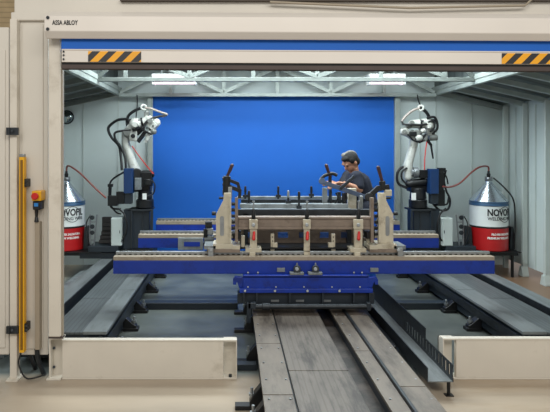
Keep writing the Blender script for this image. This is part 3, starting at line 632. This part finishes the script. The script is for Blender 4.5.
        MB().capsule(R(425, 137, -.1), R(431, 145, -.1), .026, .018).capsule(R(431, 145, -.1), R(433, 158, -.1), .014, .011).build('welding_torch', 'black', e)
        MB().cyl(R(429, 138, -.05), R(437, 137.5, -.05), .04).build('torch_mount', 'robotgrey', e)
        MB().ring(R(420.7, 108, -.05), (-.5, -1, .1), .033, .014).build('hose_ring', 'robot', e)
        MB().tube([R(419.5, 108, -.05), R(412, 111, -.05), R(405, 117, -.05), R(402, 121.5, -.05)], .017).build('dress_hose', 'beigehose', e)
        hoses = [([R(402, 121.5, -.05), R(404, 124.5, -.1), R(412, 124.5, -.13), R(421, 125, -.13), R(427, 124, -.12)], .014),
                 ([R(421, 108, -.05), R(426, 112, -.03), R(429, 117, 0), R(430, 122, .03)], .022),
                 ([R(427, 118, -.08), R(434, 117, -.08), R(437, 122, -.08), R(437, 129, -.08), R(432, 134, -.06)], .016),
                 ([R(428, 122, -.1), R(433, 121, -.1), R(434.5, 127, -.1), R(430, 132, -.09)], .012),
                 ([R(407, 165, .02), R(399, 170, .0), R(397, 178, 0), R(399, 184, 0), R(407, 188, -.02)], .018),
                 ([R(407, 168, -.05), R(402, 172, -.05), R(402.5, 180, -.05), R(410, 186, -.06)], .013),
                 ([R(446, 170, -.1), R(444, 180, -.1), R(446, 190, -.1), R(450, 200, -.08), R(448, 209, -.08), R(440, 210, -.08), R(433, 204, -.1)], .014),
                 ([R(441, 172, -.12), R(446, 176, -.12), R(448, 184, -.1)], .01),
                 ([R(437, 196, -.1), R(441, 203, -.1), R(447, 204, -.1), R(449, 196, -.1)], .012)]
        MB().pbox(439.5, 446, 168, 172, YR - .16, .1).pbox(439, 444, 172, 190, YR - .17, .1).pbox(437, 445, 190, 206, YR - .14, .08).build('hose_bracket', 'black', e, bevel=.004, smooth=False)
        MB().cyl(R(419, 124, -.03), R(421, 124, -.03), .068).build('joint_gasket', 'black', e)
        MB().pbox(430.5, 436, 119, 126, YR - .07, .1).build('axis_motor', 'black', e, bevel=.01)
        MB().pbox(410, 417, 131.5, 136, YR - .13, .06).build('cable_cover', 'black', e, bevel=.008)
        MB().cyl(R(412, 123, -.09), R(412, 123, -.115), .035).build('axis_cap', 'robotgrey', e)
        MB().cyl(R(404.5, 131.5, -.1), R(404.5, 131.5, -.115), .03).build('axis_cap', 'robotgrey', e)
        MB().bar(R(419, 143, -.09), R(426, 134, -.12), .03, .03).build('torch_mount', 'black', e, bevel=.005)
        for a_, b_ in ((408, 135), (416, 139), (423, 121), (421, 134)): MB().cyl(R(a_, b_, -.1), R(a_, b_, -.125), .013, n=8).build('bolt', 'steeldk', e)
        MB().ell(R(409, 126.5, -.06), .045, .04, .03).cyl(R(404, 129, -.05), R(411, 126, -.05), .025).build('wrist_link', 'robotgrey', e)
        MB().tube([R(408, 134, -.12), R(413, 140, -.13), R(420, 142, -.12), R(426, 139, -.11)], .012).build('torch_cable', 'blackhose', e)
        red = [R(427, 140, -.1), R(425, 156, -.13), R(424.5, 170, -.13)]
    for pts, r in hoses: MB().tube(pts, r).build('hose', 'blackhose', e)
    MB().tube(red, .007, 8).build('red_cable', 'redcable', e)
robot(-1); robot(1)
# feed hoses from drums, hanging cables
MB().tube([cL + Vector((0, 0, 1.05)), cL + Vector((.02, -.02, 1.13)), R(73, 168, -.05), R(82, 175, -.1), R(95, 188, -.14), R(106, 198, -.17)], .012).build('feed_hose', 'redhose', label='thin reddish hose arching from the left wire drum to the robot', cat='hose', group='wire feed hoses')
MB().tube([cR + Vector((0, 0, 1.05)), cR + Vector((-.02, -.02, 1.12)), R(480, 167, -.05), R(472, 172, -.1), R(460, 183, -.14), R(450, 187, -.14), R(443, 186.5, -.2)], .012).build('feed_hose', 'redhose', label='thin reddish hose arching from the right wire drum to the robot', cat='hose', group='wire feed hoses')
MB().tube([cL + Vector((-.03, -.06, .97)), cL + Vector((-.03, -.17, .87)), cL + Vector((-.08, -.29, .76)), cL + Vector((-.12, -.27, .5))], .012).build('drum_cable', 'blackhose', label='black cable draped over the cone of the left wire drum', cat='cable')
MB().tube([cR + Vector((.04, -.05, .97)), cR + Vector((.15, -.13, .84)), cR + Vector((.25, -.17, .68)), cR + Vector((.31, -.1, .4)), cR + Vector((.30, -.1, .01))], .01).build('drum_cable', 'blackhose', label='black cable running down the right side of the right wire drum', cat='cable')
MB().tube([R(137, 95, .3), R(137.3, 104, .2), R(136.5, 112, .1), R(136, 119, .02)], .008).build('hanging_cable', 'blackhose', label='thin cable hanging from the roof to the left robot', cat='cable', group='cables hanging from the roof')
MB().tube([R(417.5, 95, .3), R(418.2, 100, .2), R(420, 105, .05), R(420.5, 107, -.02)], .009).build('hanging_cable', 'blackhose', label='thin cable hanging from the roof to the right robot', cat='cable', group='cables hanging from the roof')

# ------------------------------------------------------------------ shuttle carriage
YC = 4.82
sc = empty('shuttle_carriage', (.66, 5.3, .26), 'blue and black shuttle carriage standing on the centre track under the blue frame', 'carriage')
def c(a, b, y0, y1, d, yy=YC): return MB().pbox(a, b, y0, y1, yy, d)
c(243, 368.5, 276, 289.5, .05).box(PX(243, YC), PX(368.5, YC), YC, YC + .2, PZ(278, YC), PZ(275.5, YC)).build('blue_apron', 'blue', sc, bevel=.004, smooth=False)
c(239.5, 373, 289, 293, .06, YC - .03).build('lower_lip', 'blue', sc, bevel=.003, smooth=False)
for i in range(4): MB().cyl(P([243, 273, 305.5, 337.5][i] + 2, 291, YC - .03), P([243, 273, 305.5, 337.5][i] + 2, 291, YC - .045), .012, n=6).build('bolt', 'steel', sc)
for i in range(5): MB().cyl(P(248 + 28 * i, 287, YC), P(248 + 28 * i, 287, YC - .012), .008, n=6).build('bolt', 'steel', sc)
for s_ in (-1, 1):
    x = 243 if s_ < 0 else 368.5
    MB().prism([(PX(x, YC), PZ(288, YC)), (PX(x, YC), PZ(278, YC)), (PX(x + s_ * 8, YC), PZ(277, YC)), (PX(x + s_ * 10, YC), PZ(280, YC)), (PX(x + s_ * 10, YC), PZ(285, YC)), (PX(x + s_ * 7, YC), PZ(285, YC)), (PX(x + s_ * 6, YC), PZ(282, YC)), (PX(x + s_ * 4, YC), PZ(288, YC))], YC + .01, YC + .06).build('hook_lug', 'blue', sc, bevel=.003, smooth=False)
hb = MB().pbox(237.5, 374.5, 293, 304, YC + .02, .1)
hb.build('under_beam', 'darkgrey', sc, bevel=.004, smooth=False)
for x in (244, 257, 290, 323, 354, 370): MB().pbox(x - .8, x + .8, 293, 303.5, YC - .03, .05).build('stiffener', 'darkgrey', sc, smooth=False)
for x in (275, 300, 327): MB().pbox(x - 4, x + 4, 300, 302, YC + .012, .01).build('steel_tab', 'steel', sc, smooth=False)
MB().cyl(P(249, 306.5, YC - .06), P(372, 306.5, YC - .06), .024).cyl(P(262, 306.5, YC - .06), P(270, 306.5, YC - .06), .032).build('roller_bar', 'steeldk', sc)
MB().pbox(247, 251, 303, 323, YC - .09, .05).pbox(248, 256, 303, 309, YC - .09, .06).build('side_arm', 'darkgrey', sc, bevel=.004, smooth=False)
MB().pbox(367, 371, 303, 311, YC - .09, .05).build('side_arm', 'darkgrey', sc, bevel=.004, smooth=False)
MB().box(.2, .75, 4.95, 6.2, .262, .46).box(.9, 1.16, 4.95, 6.2, .262, .46).build('carriage_body', 'darkgrey', sc, smooth=False)
# ------------------------------------------------------------------ blue frame with three long beams
pf = empty('positioning_frame', (.66, 5.9, .58), 'large blue frame of three long beams with tan top rails', 'steel frame')
def beam(Y, dep, a, b, yt0, yt1, yb, second=False):
    x0, x1 = PX(a, Y), PX(b, Y)
    MB().box(x0, x1, Y, Y + dep, PZ(yb, Y), PZ(yt1, Y)).build('blue_beam', 'blue', pf, bevel=.006, smooth=False)
    MB().box(x0 + .003, x1 - .003, Y - .003, Y + dep, PZ(yt1, Y) + .0005, PZ(yt0, Y)).build('top_rail', 'tanrail', pf, bevel=.003, smooth=False)
    zr = PZ(yt0, Y)
    q = MB().box(x0 + .01, x1 - .01, Y + dep * .45, Y + dep * .7, zr, zr + .03); n = int((x1 - x0) / .05)
    q.build('linear_rail', 'steel', pf, bevel=.002, smooth=False)
    h = MB()
    for i in range(n): h.box(x0 + .03 + i * .05, x0 + .055 + i * .05, Y + dep * .43, Y + dep * .45, zr + .001, zr + .010)
    h.build('rail_teeth', 'black', pf, smooth=False, kind='stuff')
beam(4.9, .17, 113, 495, 256.5, 260.5, 274)
beam(6.2, .16, 138, 439, 234.5, 238, 248)
beam(7.38, .12, 156, 400, 221, 224.5, 232)
MB().box(.25, .40, 5.08, 7.24, .46, .58).box(.95, 1.10, 5.08, 7.24, .46, .58).build('long_member', 'blue', pf, smooth=False)
MB().pbox(178, 203, 238, 250, 6.17, .03).build('gear_box', 'steelpaint', pf, bevel=.004, smooth=False)
MB().pbox(184, 200, 242, 246.5, 6.165, .006).build('blue_label', 'blue', pf, smooth=False)
for x in (297, 315.5):
    m_ = empty('drive_motor', P(x, 273.5, 4.86), 'small dark round geared motor on the front blue beam, %s of the pair' % ('left' if x < 300 else 'right'), 'motor', 'small motors on the front blue beam')
    MB().cyl(P(x, 269, 4.9), P(x, 269, 4.83), .034).build('motor_body', 'steeldk', m_)
    MB().cyl(P(x, 269, 4.83), P(x, 269, 4.82), .016).build('shaft_cap', 'steel', m_)
    MB().pbox(x - 7, x + 7, 272.8, 275, 4.82, .07).build('mount_plate', 'steelpaint', m_, bevel=.002, smooth=False)
    MB().cyl(P(x, 265.5, 4.86), P(x, 263, 4.86), .008).build('fitting', 'steel', m_)
for x, lab in ((281, 'small grey plate on the front blue beam left of the motors'), (374.5, 'small grey plate near the right end of the carriage on the blue beam')):
    MB().pbox(x - 4, x + 4, 268, 272, 4.885, .0145).build('data_plate', 'steelpaint', bevel=.002, smooth=False, label=lab, cat='plate')
for x in (248, 258, 354, 362): MB().cyl(P(x, 272.5, 4.9), P(x, 272.5, 4.885), .009, n=6).build('bolt', 'steel', pf)

# ------------------------------------------------------------------ welding fixture
YF = 4.97
fx = empty('welding_fixture', (.66, 5.5, .78), 'cream and steel welding fixture with end towers and toggle clamps on the blue frame', 'welding fixture')
def p2(a, b, Y=YF): return (PX(a, Y), PZ(b, Y))
for s_ in (-1, 1):
    mx = (lambda a: a) if s_ < 0 else (lambda a: 609.5 - a)
    out = [(216, 244), (216, 214.5), (223, 201), (224, 193), (231, 193), (231, 244)]
    o_ = [p2(mx(a), b) for a, b in out]
    t = MB().prism(o_, YF, YF + .04).prism([p2(mx(a), b, YF + .18) for a, b in ((217, 241.5), (217, 214.5), (223.5, 201), (230, 196), (230, 241.5))], YF + .16, YF + .2).build('end_tower', 'toolcream', fx, bevel=.003, smooth=False)
    xa, xb = sorted((PX(mx(220), YF), PX(mx(224), YF)))
    q = MB().box(xa, xb, YF - .003, YF + .01, PZ(234, YF), PZ(218, YF)); xm = (xa + xb) / 2; rr = (xb - xa) / 2
    q.cyl((xm, YF - .0029, PZ(218, YF)), (xm, YF + .01, PZ(218, YF)), rr).cyl((xm, YF - .0029, PZ(234, YF)), (xm, YF + .01, PZ(234, YF)), rr)
    q.build('slot', 'steel', t)
    MB().bar((PX(mx(230.3), YF), YF - .012, PZ(243, YF)), (PX(mx(230.3), YF), YF - .012, PZ(196, YF)), .02, .018).build('edge_rib', 'toolcream', t, smooth=False)
    for a, b, c1, c2, n_, m_ in ((213, 232.5, 243.5, 248.5, 'base_block', 'toolcream'), (207, 240, 248.5, 252, 'slide_plate', 'tube'), (232, 240, 245, 249, 'base_block', 'toolcream'), (204, 216, 245, 249, 'base_block', 'steelpaint')):
        xa, xb = sorted((PX(mx(a), YF - .02), PX(mx(b), YF - .02)))
        MB().box(xa, xb, YF - .03, YF + .2, PZ(c2, YF), PZ(c1, YF)).build(n_, m_, fx, bevel=.003, smooth=False)
    xa, xb = sorted((PX(mx(208.5), YF), PX(mx(213.5), YF)))
    MB().box(xa, xb, YF - .06, YF - .03, PZ(256, YF), PZ(247, YF)).cyl(P(mx(211), 250, YF - .06), P(mx(211), 250, YF - .07), .014).build('locking_block', 'steel', fx, bevel=.003)
    for i in range(6):
        y_ = 204 + i * 6
        MB().cyl(P(mx(231.5), y_, YF + .03), P(mx(235), y_, YF + .03), .016).build('adjuster_knob', 'black', fx)
    MB().cyl(P(mx(216), 213.5, YF + .02), P(mx(212), 213.5, YF + .02), .018).cyl(P(mx(224), 198, YF + .02), P(mx(219), 198, YF + .02), .012).build('adjuster_knob', 'black', fx)
    xa, xb = sorted((PX(mx(235), YF), PX(mx(238), YF)))
    MB().box(xa, xb, YF + .02, YF + .08, PZ(243, YF), PZ(198, YF)).build('side_plate', 'tube', fx, bevel=.002, smooth=False)
    xa, xb = sorted((PX(mx(233), YF), PX(mx(241), YF)))
    MB().box(xa, xb, YF + .06, YF + .2, PZ(240, YF), PZ(233, YF)).cyl(P(mx(237), 233, YF + .1), P(mx(237), 226, YF + .1), .02).build('valve_block', 'black', fx, bevel=.004)
# cross tube on the front
MB().pbox(238, 374, 219, 227, YF + .05, .08).pbox(238, 374, 217, 219, YF + .035, .11).pbox(238, 374, 227, 229.5, YF + .035, .11).build('cross_tube', 'tube', fx, bevel=.003, smooth=False)
YB = 5.3
pl = MB()
xs = [238, 246, 254, 278, 288, 299, 304.5, 320, 329, 341, 351, 363, 374]
for i in range(0, len(xs) - 1): 
    if i % 2 == 0: pl.pbox(xs[i], xs[i + 1], 229, 243, YB, .02)
    else: pl.pbox(xs[i], xs[i + 1], 229, 232, YB, .02).pbox(xs[i], xs[i + 1], 238, 243, YB, .02)
pl.build('window_plate', 'tube', fx, smooth=False)
MB().pbox(238, 374, 243, 249, YB + .02, .04).build('lower_member', 'blue', fx, smooth=False)
MB().box(PX(238, YB), PX(374, YB), 5.05, 6.19, .775, .79).build('bed_plate', 'black', fx, smooth=False)
def clamp_post(x, wd, base):
    q = MB().pbox(x - wd / 2, x + wd / 2, 221, 252 if not base else 248.5, YF, .045)
    b = q.build('clamp_post', 'toolcream', fx, bevel=.003, smooth=False)
    MB().pbox(x - wd / 2 - .8, x + wd / 2 + .8, 219.5, 229, YF - .015, .02).build('clamp_head', 'toolcream', b, bevel=.003, smooth=False)
    MB().cyl(P(x, 225, YF - .015), P(x, 225, YF - .03), .016, n=10).build('bolt', 'steel', b)
    MB().capsule(P(x + .6, 232.5, YF - .02), P(x + .2, 239, YF - .04), .012, .015).build('toggle_grip', 'red', b)
    MB().lathe(P(x, 220, YF + .01), (0, 0, 1), [(0, .012), (.01, .018), (.06, .02), (.1, .01)], 14).build('black_knob', 'black', b)
    MB().cyl(P(x, 210, YF + .01), P(x, 201, YF + .01), .007).lathe(P(x, 202, YF + .01), (0, 0, 1), [(0, .012), (.012, .012)], 8).build('spindle', 'steel', b)
    if base:
        MB().pbox(x - 8, x + 8, 248.5, 252.5, YF - .03, .16).pbox(x - 4, x + 2, 252.5, 256.5, YF - .04, .1).build('post_base', 'toolcream', b, bevel=.003, smooth=False)
clamp_post(253.5, 7, True); clamp_post(307, 6, False); clamp_post(358.5, 8, True)
MB().pbox(307 - 3, 307 + 3, 251, 256.5, YF, .045).build('post_base', 'toolcream', fx, smooth=False)
for x in (272.5, 333.5):
    s_ = 1 if x < 300 else -1
    MB().pbox(x - 1.7, x + 1.7, 234, 248, YF + .1, .03).pbox(x - 2, x + 2, 248, 256, YF + .1, .03).pbox(min(x, x + s_ * 5), max(x, x + s_ * 5), 243, 248, YF + .08, .04).build('stop_bracket', 'toolcream', fx, bevel=.002, smooth=False)
    for y_ in (237, 241): MB().cyl(P(x, y_, YF + .1), P(x, y_, YF + .09), .006, n=8).build('bolt', 'steeldk', fx)
for x in (243, 369):
    MB().pbox(x - 1.8, x + 1.8, 236, 249, YF + .1, .04).build('stop_bracket', 'toolcream', fx, bevel=.002, smooth=False)
# dark clamp chain between posts
q = MB()
for i in range(26): q.cyl(P(262 + i * 3.3, 251.5, YF + .14), P(262 + i * 3.3, 247.5, YF + .14), .01, n=8)
q.pbox(260, 350, 249, 255.5, YF + .12, .12).build('cable_bundle', 'black', fx, kind='stuff')
# steel tables behind
for Y, a, b, z0, z1, n_, m_ in ((5.25, 238, 374, 209.5, 216.5, 'table_beam', 'steeldk'), (5.45, 240, 348, 204, 208, 'table_beam', 'steelpaint'), (5.7, 241, 345, 199.5, 203, 'table_beam', 'steeldk'), (5.95, 237, 343, 196.5, 199, 'table_beam', 'steelpaint')):
    MB().pbox(a, b, z0, z1, Y, .07).build(n_, m_, fx, bevel=.003, smooth=False)
MB().box(PX(241, 5.5), PX(348, 5.5), 5.3, 5.5, PZ(209, 5.45), PZ(208, 5.45)).box(PX(241, 5.9), PX(343, 5.9), 5.75, 6.0, PZ(203.6, 5.9), PZ(202.6, 5.9)).build('table_top', 'steelpaint', fx, smooth=False)
for a in (243, 300, 340): MB().box(PX(a, 5.6), PX(a + 4, 5.6), 5.25, 6.0, .79, PZ(204, 5.6) - .06).build('table_leg', 'steeldk', fx, smooth=False)
for x, a, b, Y, top in ((245.3, 186, 199, 5.9, 'black'), (249, 190.5, 207, 5.5, 'black'), (278.3, 186, 199, 5.9, 'black'), (288.3, 190.5, 205, 5.5, 'steel'), (299, 191.5, 210, 5.4, 'black'), (311.3, 186, 198, 5.9, 'black')):
    t = MB().cyl(P(x, b, Y), P(x, a + 4, Y), .011).build('toggle_clamp', 'black', fx)
    MB().capsule(P(x, a + 6, Y), P(x, a + 1, Y), .014, .012).build('grip', top if top == 'steel' else 'black', t)
    MB().bar(P(x - 2.5, b - 3, Y), P(x + 2.5, b - 3, Y), .03, .03).build('clamp_foot', 'steeldk', t, smooth=False)
# uprights under the slanted bar
for a, b, y0_, y1_, m_, Y in ((323, 327.5, 188, 213, 'steelpaint', 5.6), (329.5, 332, 189, 213, 'steeldk', 5.6), (338, 341, 192, 212, 'steeldk', 5.6), (343, 347, 193, 214, 'black', 5.5), (348.5, 356.5, 188.5, 214, 'toolcream', 5.6), (360, 363, 196, 216, 'steel', 5.4)):
    MB().pbox(a, b, y0_, y1_, Y, .06).build('upright', m_, fx, bevel=.003, smooth=False)
for x in (336, 345): MB().tube([P(x, 193, 5.5), P(x + 2, 198, 5.48), P(x - 1, 204, 5.5), P(x + 1, 212, 5.5)], .008).build('air_hose', 'blackhose', fx)
sb = MB().bar(P(322, 182, 5.5), P(371, 199, 5.5), .04, .045).cyl(P(322, 181, 5.48), P(322, 181, 5.52), .034).build('slanted_bar', 'bluesoft', fx, bevel=.004)
M['bargrey'] = mat('blue_grey_bar', (84, 98, 122), .4, .4, var=.15, scale=12); sb.data.materials[0] = M['bargrey']
MB().tube([P(321, 179, 5.5), P(325, 175.5, 5.5), P(332, 173.5, 5.5), P(337, 175.5, 5.5)], .018).bar(P(330, 184, 5.52), P(330, 175, 5.52), .03, .03).build('clamp_arm', 'black', fx)
MB().bar(P(340, 189, 5.46), P(351, 179, 5.46), .03, .03).bar(P(350, 181, 5.46), P(354, 176, 5.46), .04, .03).build('clamp_arm', 'steeldk', fx, bevel=.004)
h1 = MB().capsule(P(330, 176, 5.5), P(326.3, 165.5, 5.5), .014, .018).build('clamp_handle', 'handle', fx)
# corner clamps on towers
MB().bar(P(367, 198, 5.1), P(378, 188, 5.1), .05, .045).bar(P(377, 188.5, 5.1), P(389, 187, 5.1), .045, .05).cyl(P(383, 189, 5.1), P(382, 181, 5.1), .03).cyl(P(369, 197, 5.06), P(369, 197, 5.14), .04).box(PX(386, 5.1), PX(388.5, 5.1), 5.07, 5.13, PZ(194, 5.1), PZ(186, 5.1)).build('corner_clamp', 'black', fx, bevel=.004)
MB().capsule(P(382, 181, 5.1), P(378.2, 167.5, 5.1), .014, .018).build('clamp_handle', 'handle', fx)
q = MB().bar(P(225, 178.5, 5.1), P(239, 184, 5.1), .035, .03).bar(P(225, 185, 5.1), P(241, 191, 5.1), .045, .035).cyl(P(226, 195, 5.1), P(227, 176, 5.1), .035).bar(P(240, 190, 5.1), P(239.5, 198, 5.1), .03, .03).bar(P(238, 184, 5.1), P(239.5, 190, 5.1), .03, .03)
for y_ in (179, 185, 192): q.cyl(P(222.5, y_, 5.1), P(227, y_ - .5, 5.1), .02)
q.build('corner_clamp', 'black', fx, bevel=.004)
MB().capsule(P(227, 177, 5.1), P(232, 165.5, 5.1), .014, .018).build('clamp_handle', 'handle', fx)
MB().pbox(228, 232, 187, 198, 5.05, .08).build('clamp_mount', 'steel', fx, bevel=.003, smooth=False)
MB().pbox(385.5, 392, 190, 196, 5.05, .06).build('clamp_mount', 'toolcream', fx, bevel=.003, smooth=False)
# bits at the inner left end on the middle beam
for i, (a, b, y0_, y1_, m_) in enumerate(((205, 212, 222, 228, 'black'), (206, 213, 228.5, 235, 'steel'), (203.5, 208, 229, 238, 'black'), (204, 214, 236, 240, 'steelpaint'))):
    MB().pbox(a, b, y0_, y1_, 5.35, .06).build('valve_block', m_, fx, bevel=.004)
MB().box(PX(204, 5.35), PX(214, 5.35), 5.2, 5.42, PZ(243, 5.35), PZ(240, 5.35)).build('valve_bracket', 'steeldk', fx, smooth=False)

# ------------------------------------------------------------------ people
def person(label, J, mats, headdir, hairm, voxel=.009):
    """J: joints in world space"""
    e = empty('person', (J['pelvis'].x, J['pelvis'].y, 0), label, 'person', 'workers at the fixture')
    f_ = Vector(headdir).normalized(); sd_ = f_.cross(Vector((0, 0, 1))).normalized(); up = sd_.cross(f_).normalized()
    mt = Matrix((f_, sd_, up)).transposed()
    hc = J['head']; loc = lambda a, b, c_: hc + f_ * a + sd_ * b + up * c_
    b = MB()
    b.capsule(J['neck'], hc + up * -.04 - f_ * .02, .056, .05)
    b.ell(loc(-.01, 0, .025), .095, .076, .088, mt); b.ell(loc(.025, 0, -.035), .066, .058, .075, mt); b.ell(loc(.05, 0, -.09), .032, .032, .022, mt)
    b.capsule(loc(.088, 0, .01), loc(.108, 0, -.025), .009, .014)
    for s_ in (-1, 1):
        b.ell(loc(-.01, s_ * .078, -.01), .02, .01, .032, mt); b.ell(loc(.08, s_ * .03, .022), .014, .02, .007, mt); b.capsule(loc(.014, s_ * .045, -.085), loc(.055, s_ * .018, -.09), .014, .012)
    b.capsule(loc(.085, -.016, -.055), loc(.085, .016, -.055), .007); b.capsule(loc(.083, -.014, -.066), loc(.083, .014, -.066), .007)
    b.capsule(J['pelvis'], J['chest'], .115, .125); b.capsule(J['chest'], J['neck'], .11, .06)
    for s_ in ('n', 'f'):
        sh, el, wr_ = J['sh_' + s_], J['el_' + s_], J['wr_' + s_]
        b.capsule(J['chest'] + (J['neck'] - J['chest']) * .6, sh, .07, .058); b.capsule(sh, el, .05, .041); b.capsule(el, wr_, .041, .026)
        hd = (wr_ - el).normalized(); hd = (hd + Vector((-.2, 0, -.2))).normalized(); lat = hd.cross(Vector((0, 0, 1))).normalized(); dn = lat.cross(hd).normalized()
        if dn.z > 0: dn = -dn
        palm = wr_ + hd * .075
        for k in (-1, 0, 1): b.capsule(wr_ + lat * k * .012, palm + lat * k * .024, .016, .014)
        for k, ln in ((-1.5, .062), (-.5, .075), (.5, .08), (1.5, .07)):
            r0 = palm + lat * k * .0185; r1 = r0 + hd * ln * .5 + dn * .008; r2 = r1 + hd * ln * .28 + dn * ln * .3; r3 = r2 + dn * ln * .28
            b.capsule(r0, r1, .009, .0085, 8); b.capsule(r1, r2, .0085, .008, 8); b.capsule(r2, r3, .008, .007, 8)
        t0_ = wr_ + hd * .02 + lat * .02; t1 = t0_ + hd * .03 + lat * .028 + dn * .01; t2 = t1 + hd * .03 + lat * .006 + dn * .012
        b.capsule(t0_, t1, .014, .011, 8); b.capsule(t1, t2, .011, .009, 8)
    for s_ in ('n', 'f'):
        b.capsule(J['hip_' + s_], J['kn_' + s_], .08, .055); b.capsule(J['kn_' + s_], J['an_' + s_], .052, .036)
    body = b.build('body', 'skin', e, remesh=.0065)
    h = MB(); h.ell(loc(-.022, 0, .042), .098, .083, .085, mt); h.ell(loc(-.055, 0, -.01), .06, .074, .07, mt); h.ell(loc(.045, 0, .088), .045, .06, .03, mt)
    for s_ in (-1, 1): h.ell(loc(.0, s_ * .068, .035), .04, .02, .04, mt)
    h.build('hair', hairm, e, remesh=.007)
    for s_ in (-1, 1): MB().ell(loc(.084, s_ * .03, .008), .008, .012, .009, mt, 10).build('eye', 'ink', e)
    s2 = MB(); s2.capsule(J['pelvis'] + Vector((0, 0, .03)), J['chest'], .135, .15); s2.capsule(J['chest'], J['neck'] - (J['neck'] - J['chest']).normalized() * .05, .14, .085)
    s2.capsule(J['hip_n'] + Vector((0, 0, .06)), J['hip_f'] + Vector((0, 0, .06)), .11)
    for s_ in ('n', 'f'):
        sh, el = J['sh_' + s_], J['el_' + s_]; s2.capsule(J['chest'] + (J['neck'] - J['chest']) * .45, sh, .10, .078); s2.capsule(sh, sh + (el - sh) * .78, .074, .064)
        s2.capsule(J['chest'], sh, .12, .07)
    s2.build('shirt', mats[0], e, remesh=.01)
    tr_ = MB(); tr_.capsule(J['hip_n'], J['hip_f'], .115)
    for s_ in ('n', 'f'):
        tr_.capsule(J['hip_' + s_], J['kn_' + s_], .098, .072); tr_.capsule(J['kn_' + s_], J['an_' + s_] + Vector((0, 0, -.01)), .072, .06)
    tr_.build('trousers', mats[1], e, remesh=.011)
    for s_ in ('n', 'f'):
        a = J['an_' + s_]; q_ = MB(); q_.capsule(Vector((a.x + .03, a.y, .05)), Vector((a.x - .15, a.y - .02, .04)), .045, .036); q_.box(a.x - .18, a.x + .07, a.y - .04, a.y + .035, .0, .02); q_.capsule(Vector((a.x, a.y, .05)), a, .045, .045)
        q_.build('shoe', 'black', e, remesh=.008)
def V(px, py, Y): return P(px, py, Y)
Y1 = 6.56
J1 = dict(pelvis=V(367.5, 209, Y1), chest=V(358.5, 184, Y1), neck=V(354.5, 172.5, Y1), head=V(351, 162.6, Y1 - .02),
    sh_n=V(356.5, 177, Y1 - .17), el_n=V(359.5, 189.5, Y1 - .25), wr_n=V(345, 183.5, Y1 - .28),
    sh_f=V(353, 176.5, Y1 + .16), el_f=V(347, 190, Y1 + .12), wr_f=V(338, 184, Y1 - .02),
    hip_n=V(368, 214, Y1 - .09), hip_f=V(368, 214, Y1 + .09))
for k, dy in (('n', -.11), ('f', .11)):
    J1['kn_' + k] = Vector((PX(366, Y1), Y1 + dy, .50)); J1['an_' + k] = Vector((PX(369, Y1), Y1 + dy, .10))
person('person in a navy t-shirt with dark hair, bent over the fixture facing left', J1, ('shirt', 'trousers'), (-.78, -.30, -.58), 'hair')
Y2 = 7.14
J2 = dict(pelvis=V(361, 206, Y2), chest=V(354, 182, Y2), neck=V(352, 170, Y2), head=V(349.6, 160.2, Y2),
    sh_n=V(348, 176, Y2 - .16), el_n=V(341, 187, Y2 - .22), wr_n=V(332, 182.5, Y2 - .35),
    sh_f=V(352, 175, Y2 + .13), el_f=V(346, 188, Y2 + .08), wr_f=V(336, 185, Y2 - .1),
    hip_n=V(361, 211, Y2 - .085), hip_f=V(361, 211, Y2 + .085))
for k, dy in (('n', -.09), ('f', .09)):
    J2['kn_' + k] = Vector((PX(360, Y2), Y2 + dy, .50)); J2['an_' + k] = Vector((PX(363, Y2), Y2 + dy, .10))
person('person with short grey hair mostly hidden behind the dark haired one', J2, ('shirt2', 'trousers2'), (-.9, -.1, -.3), 'greyhair')
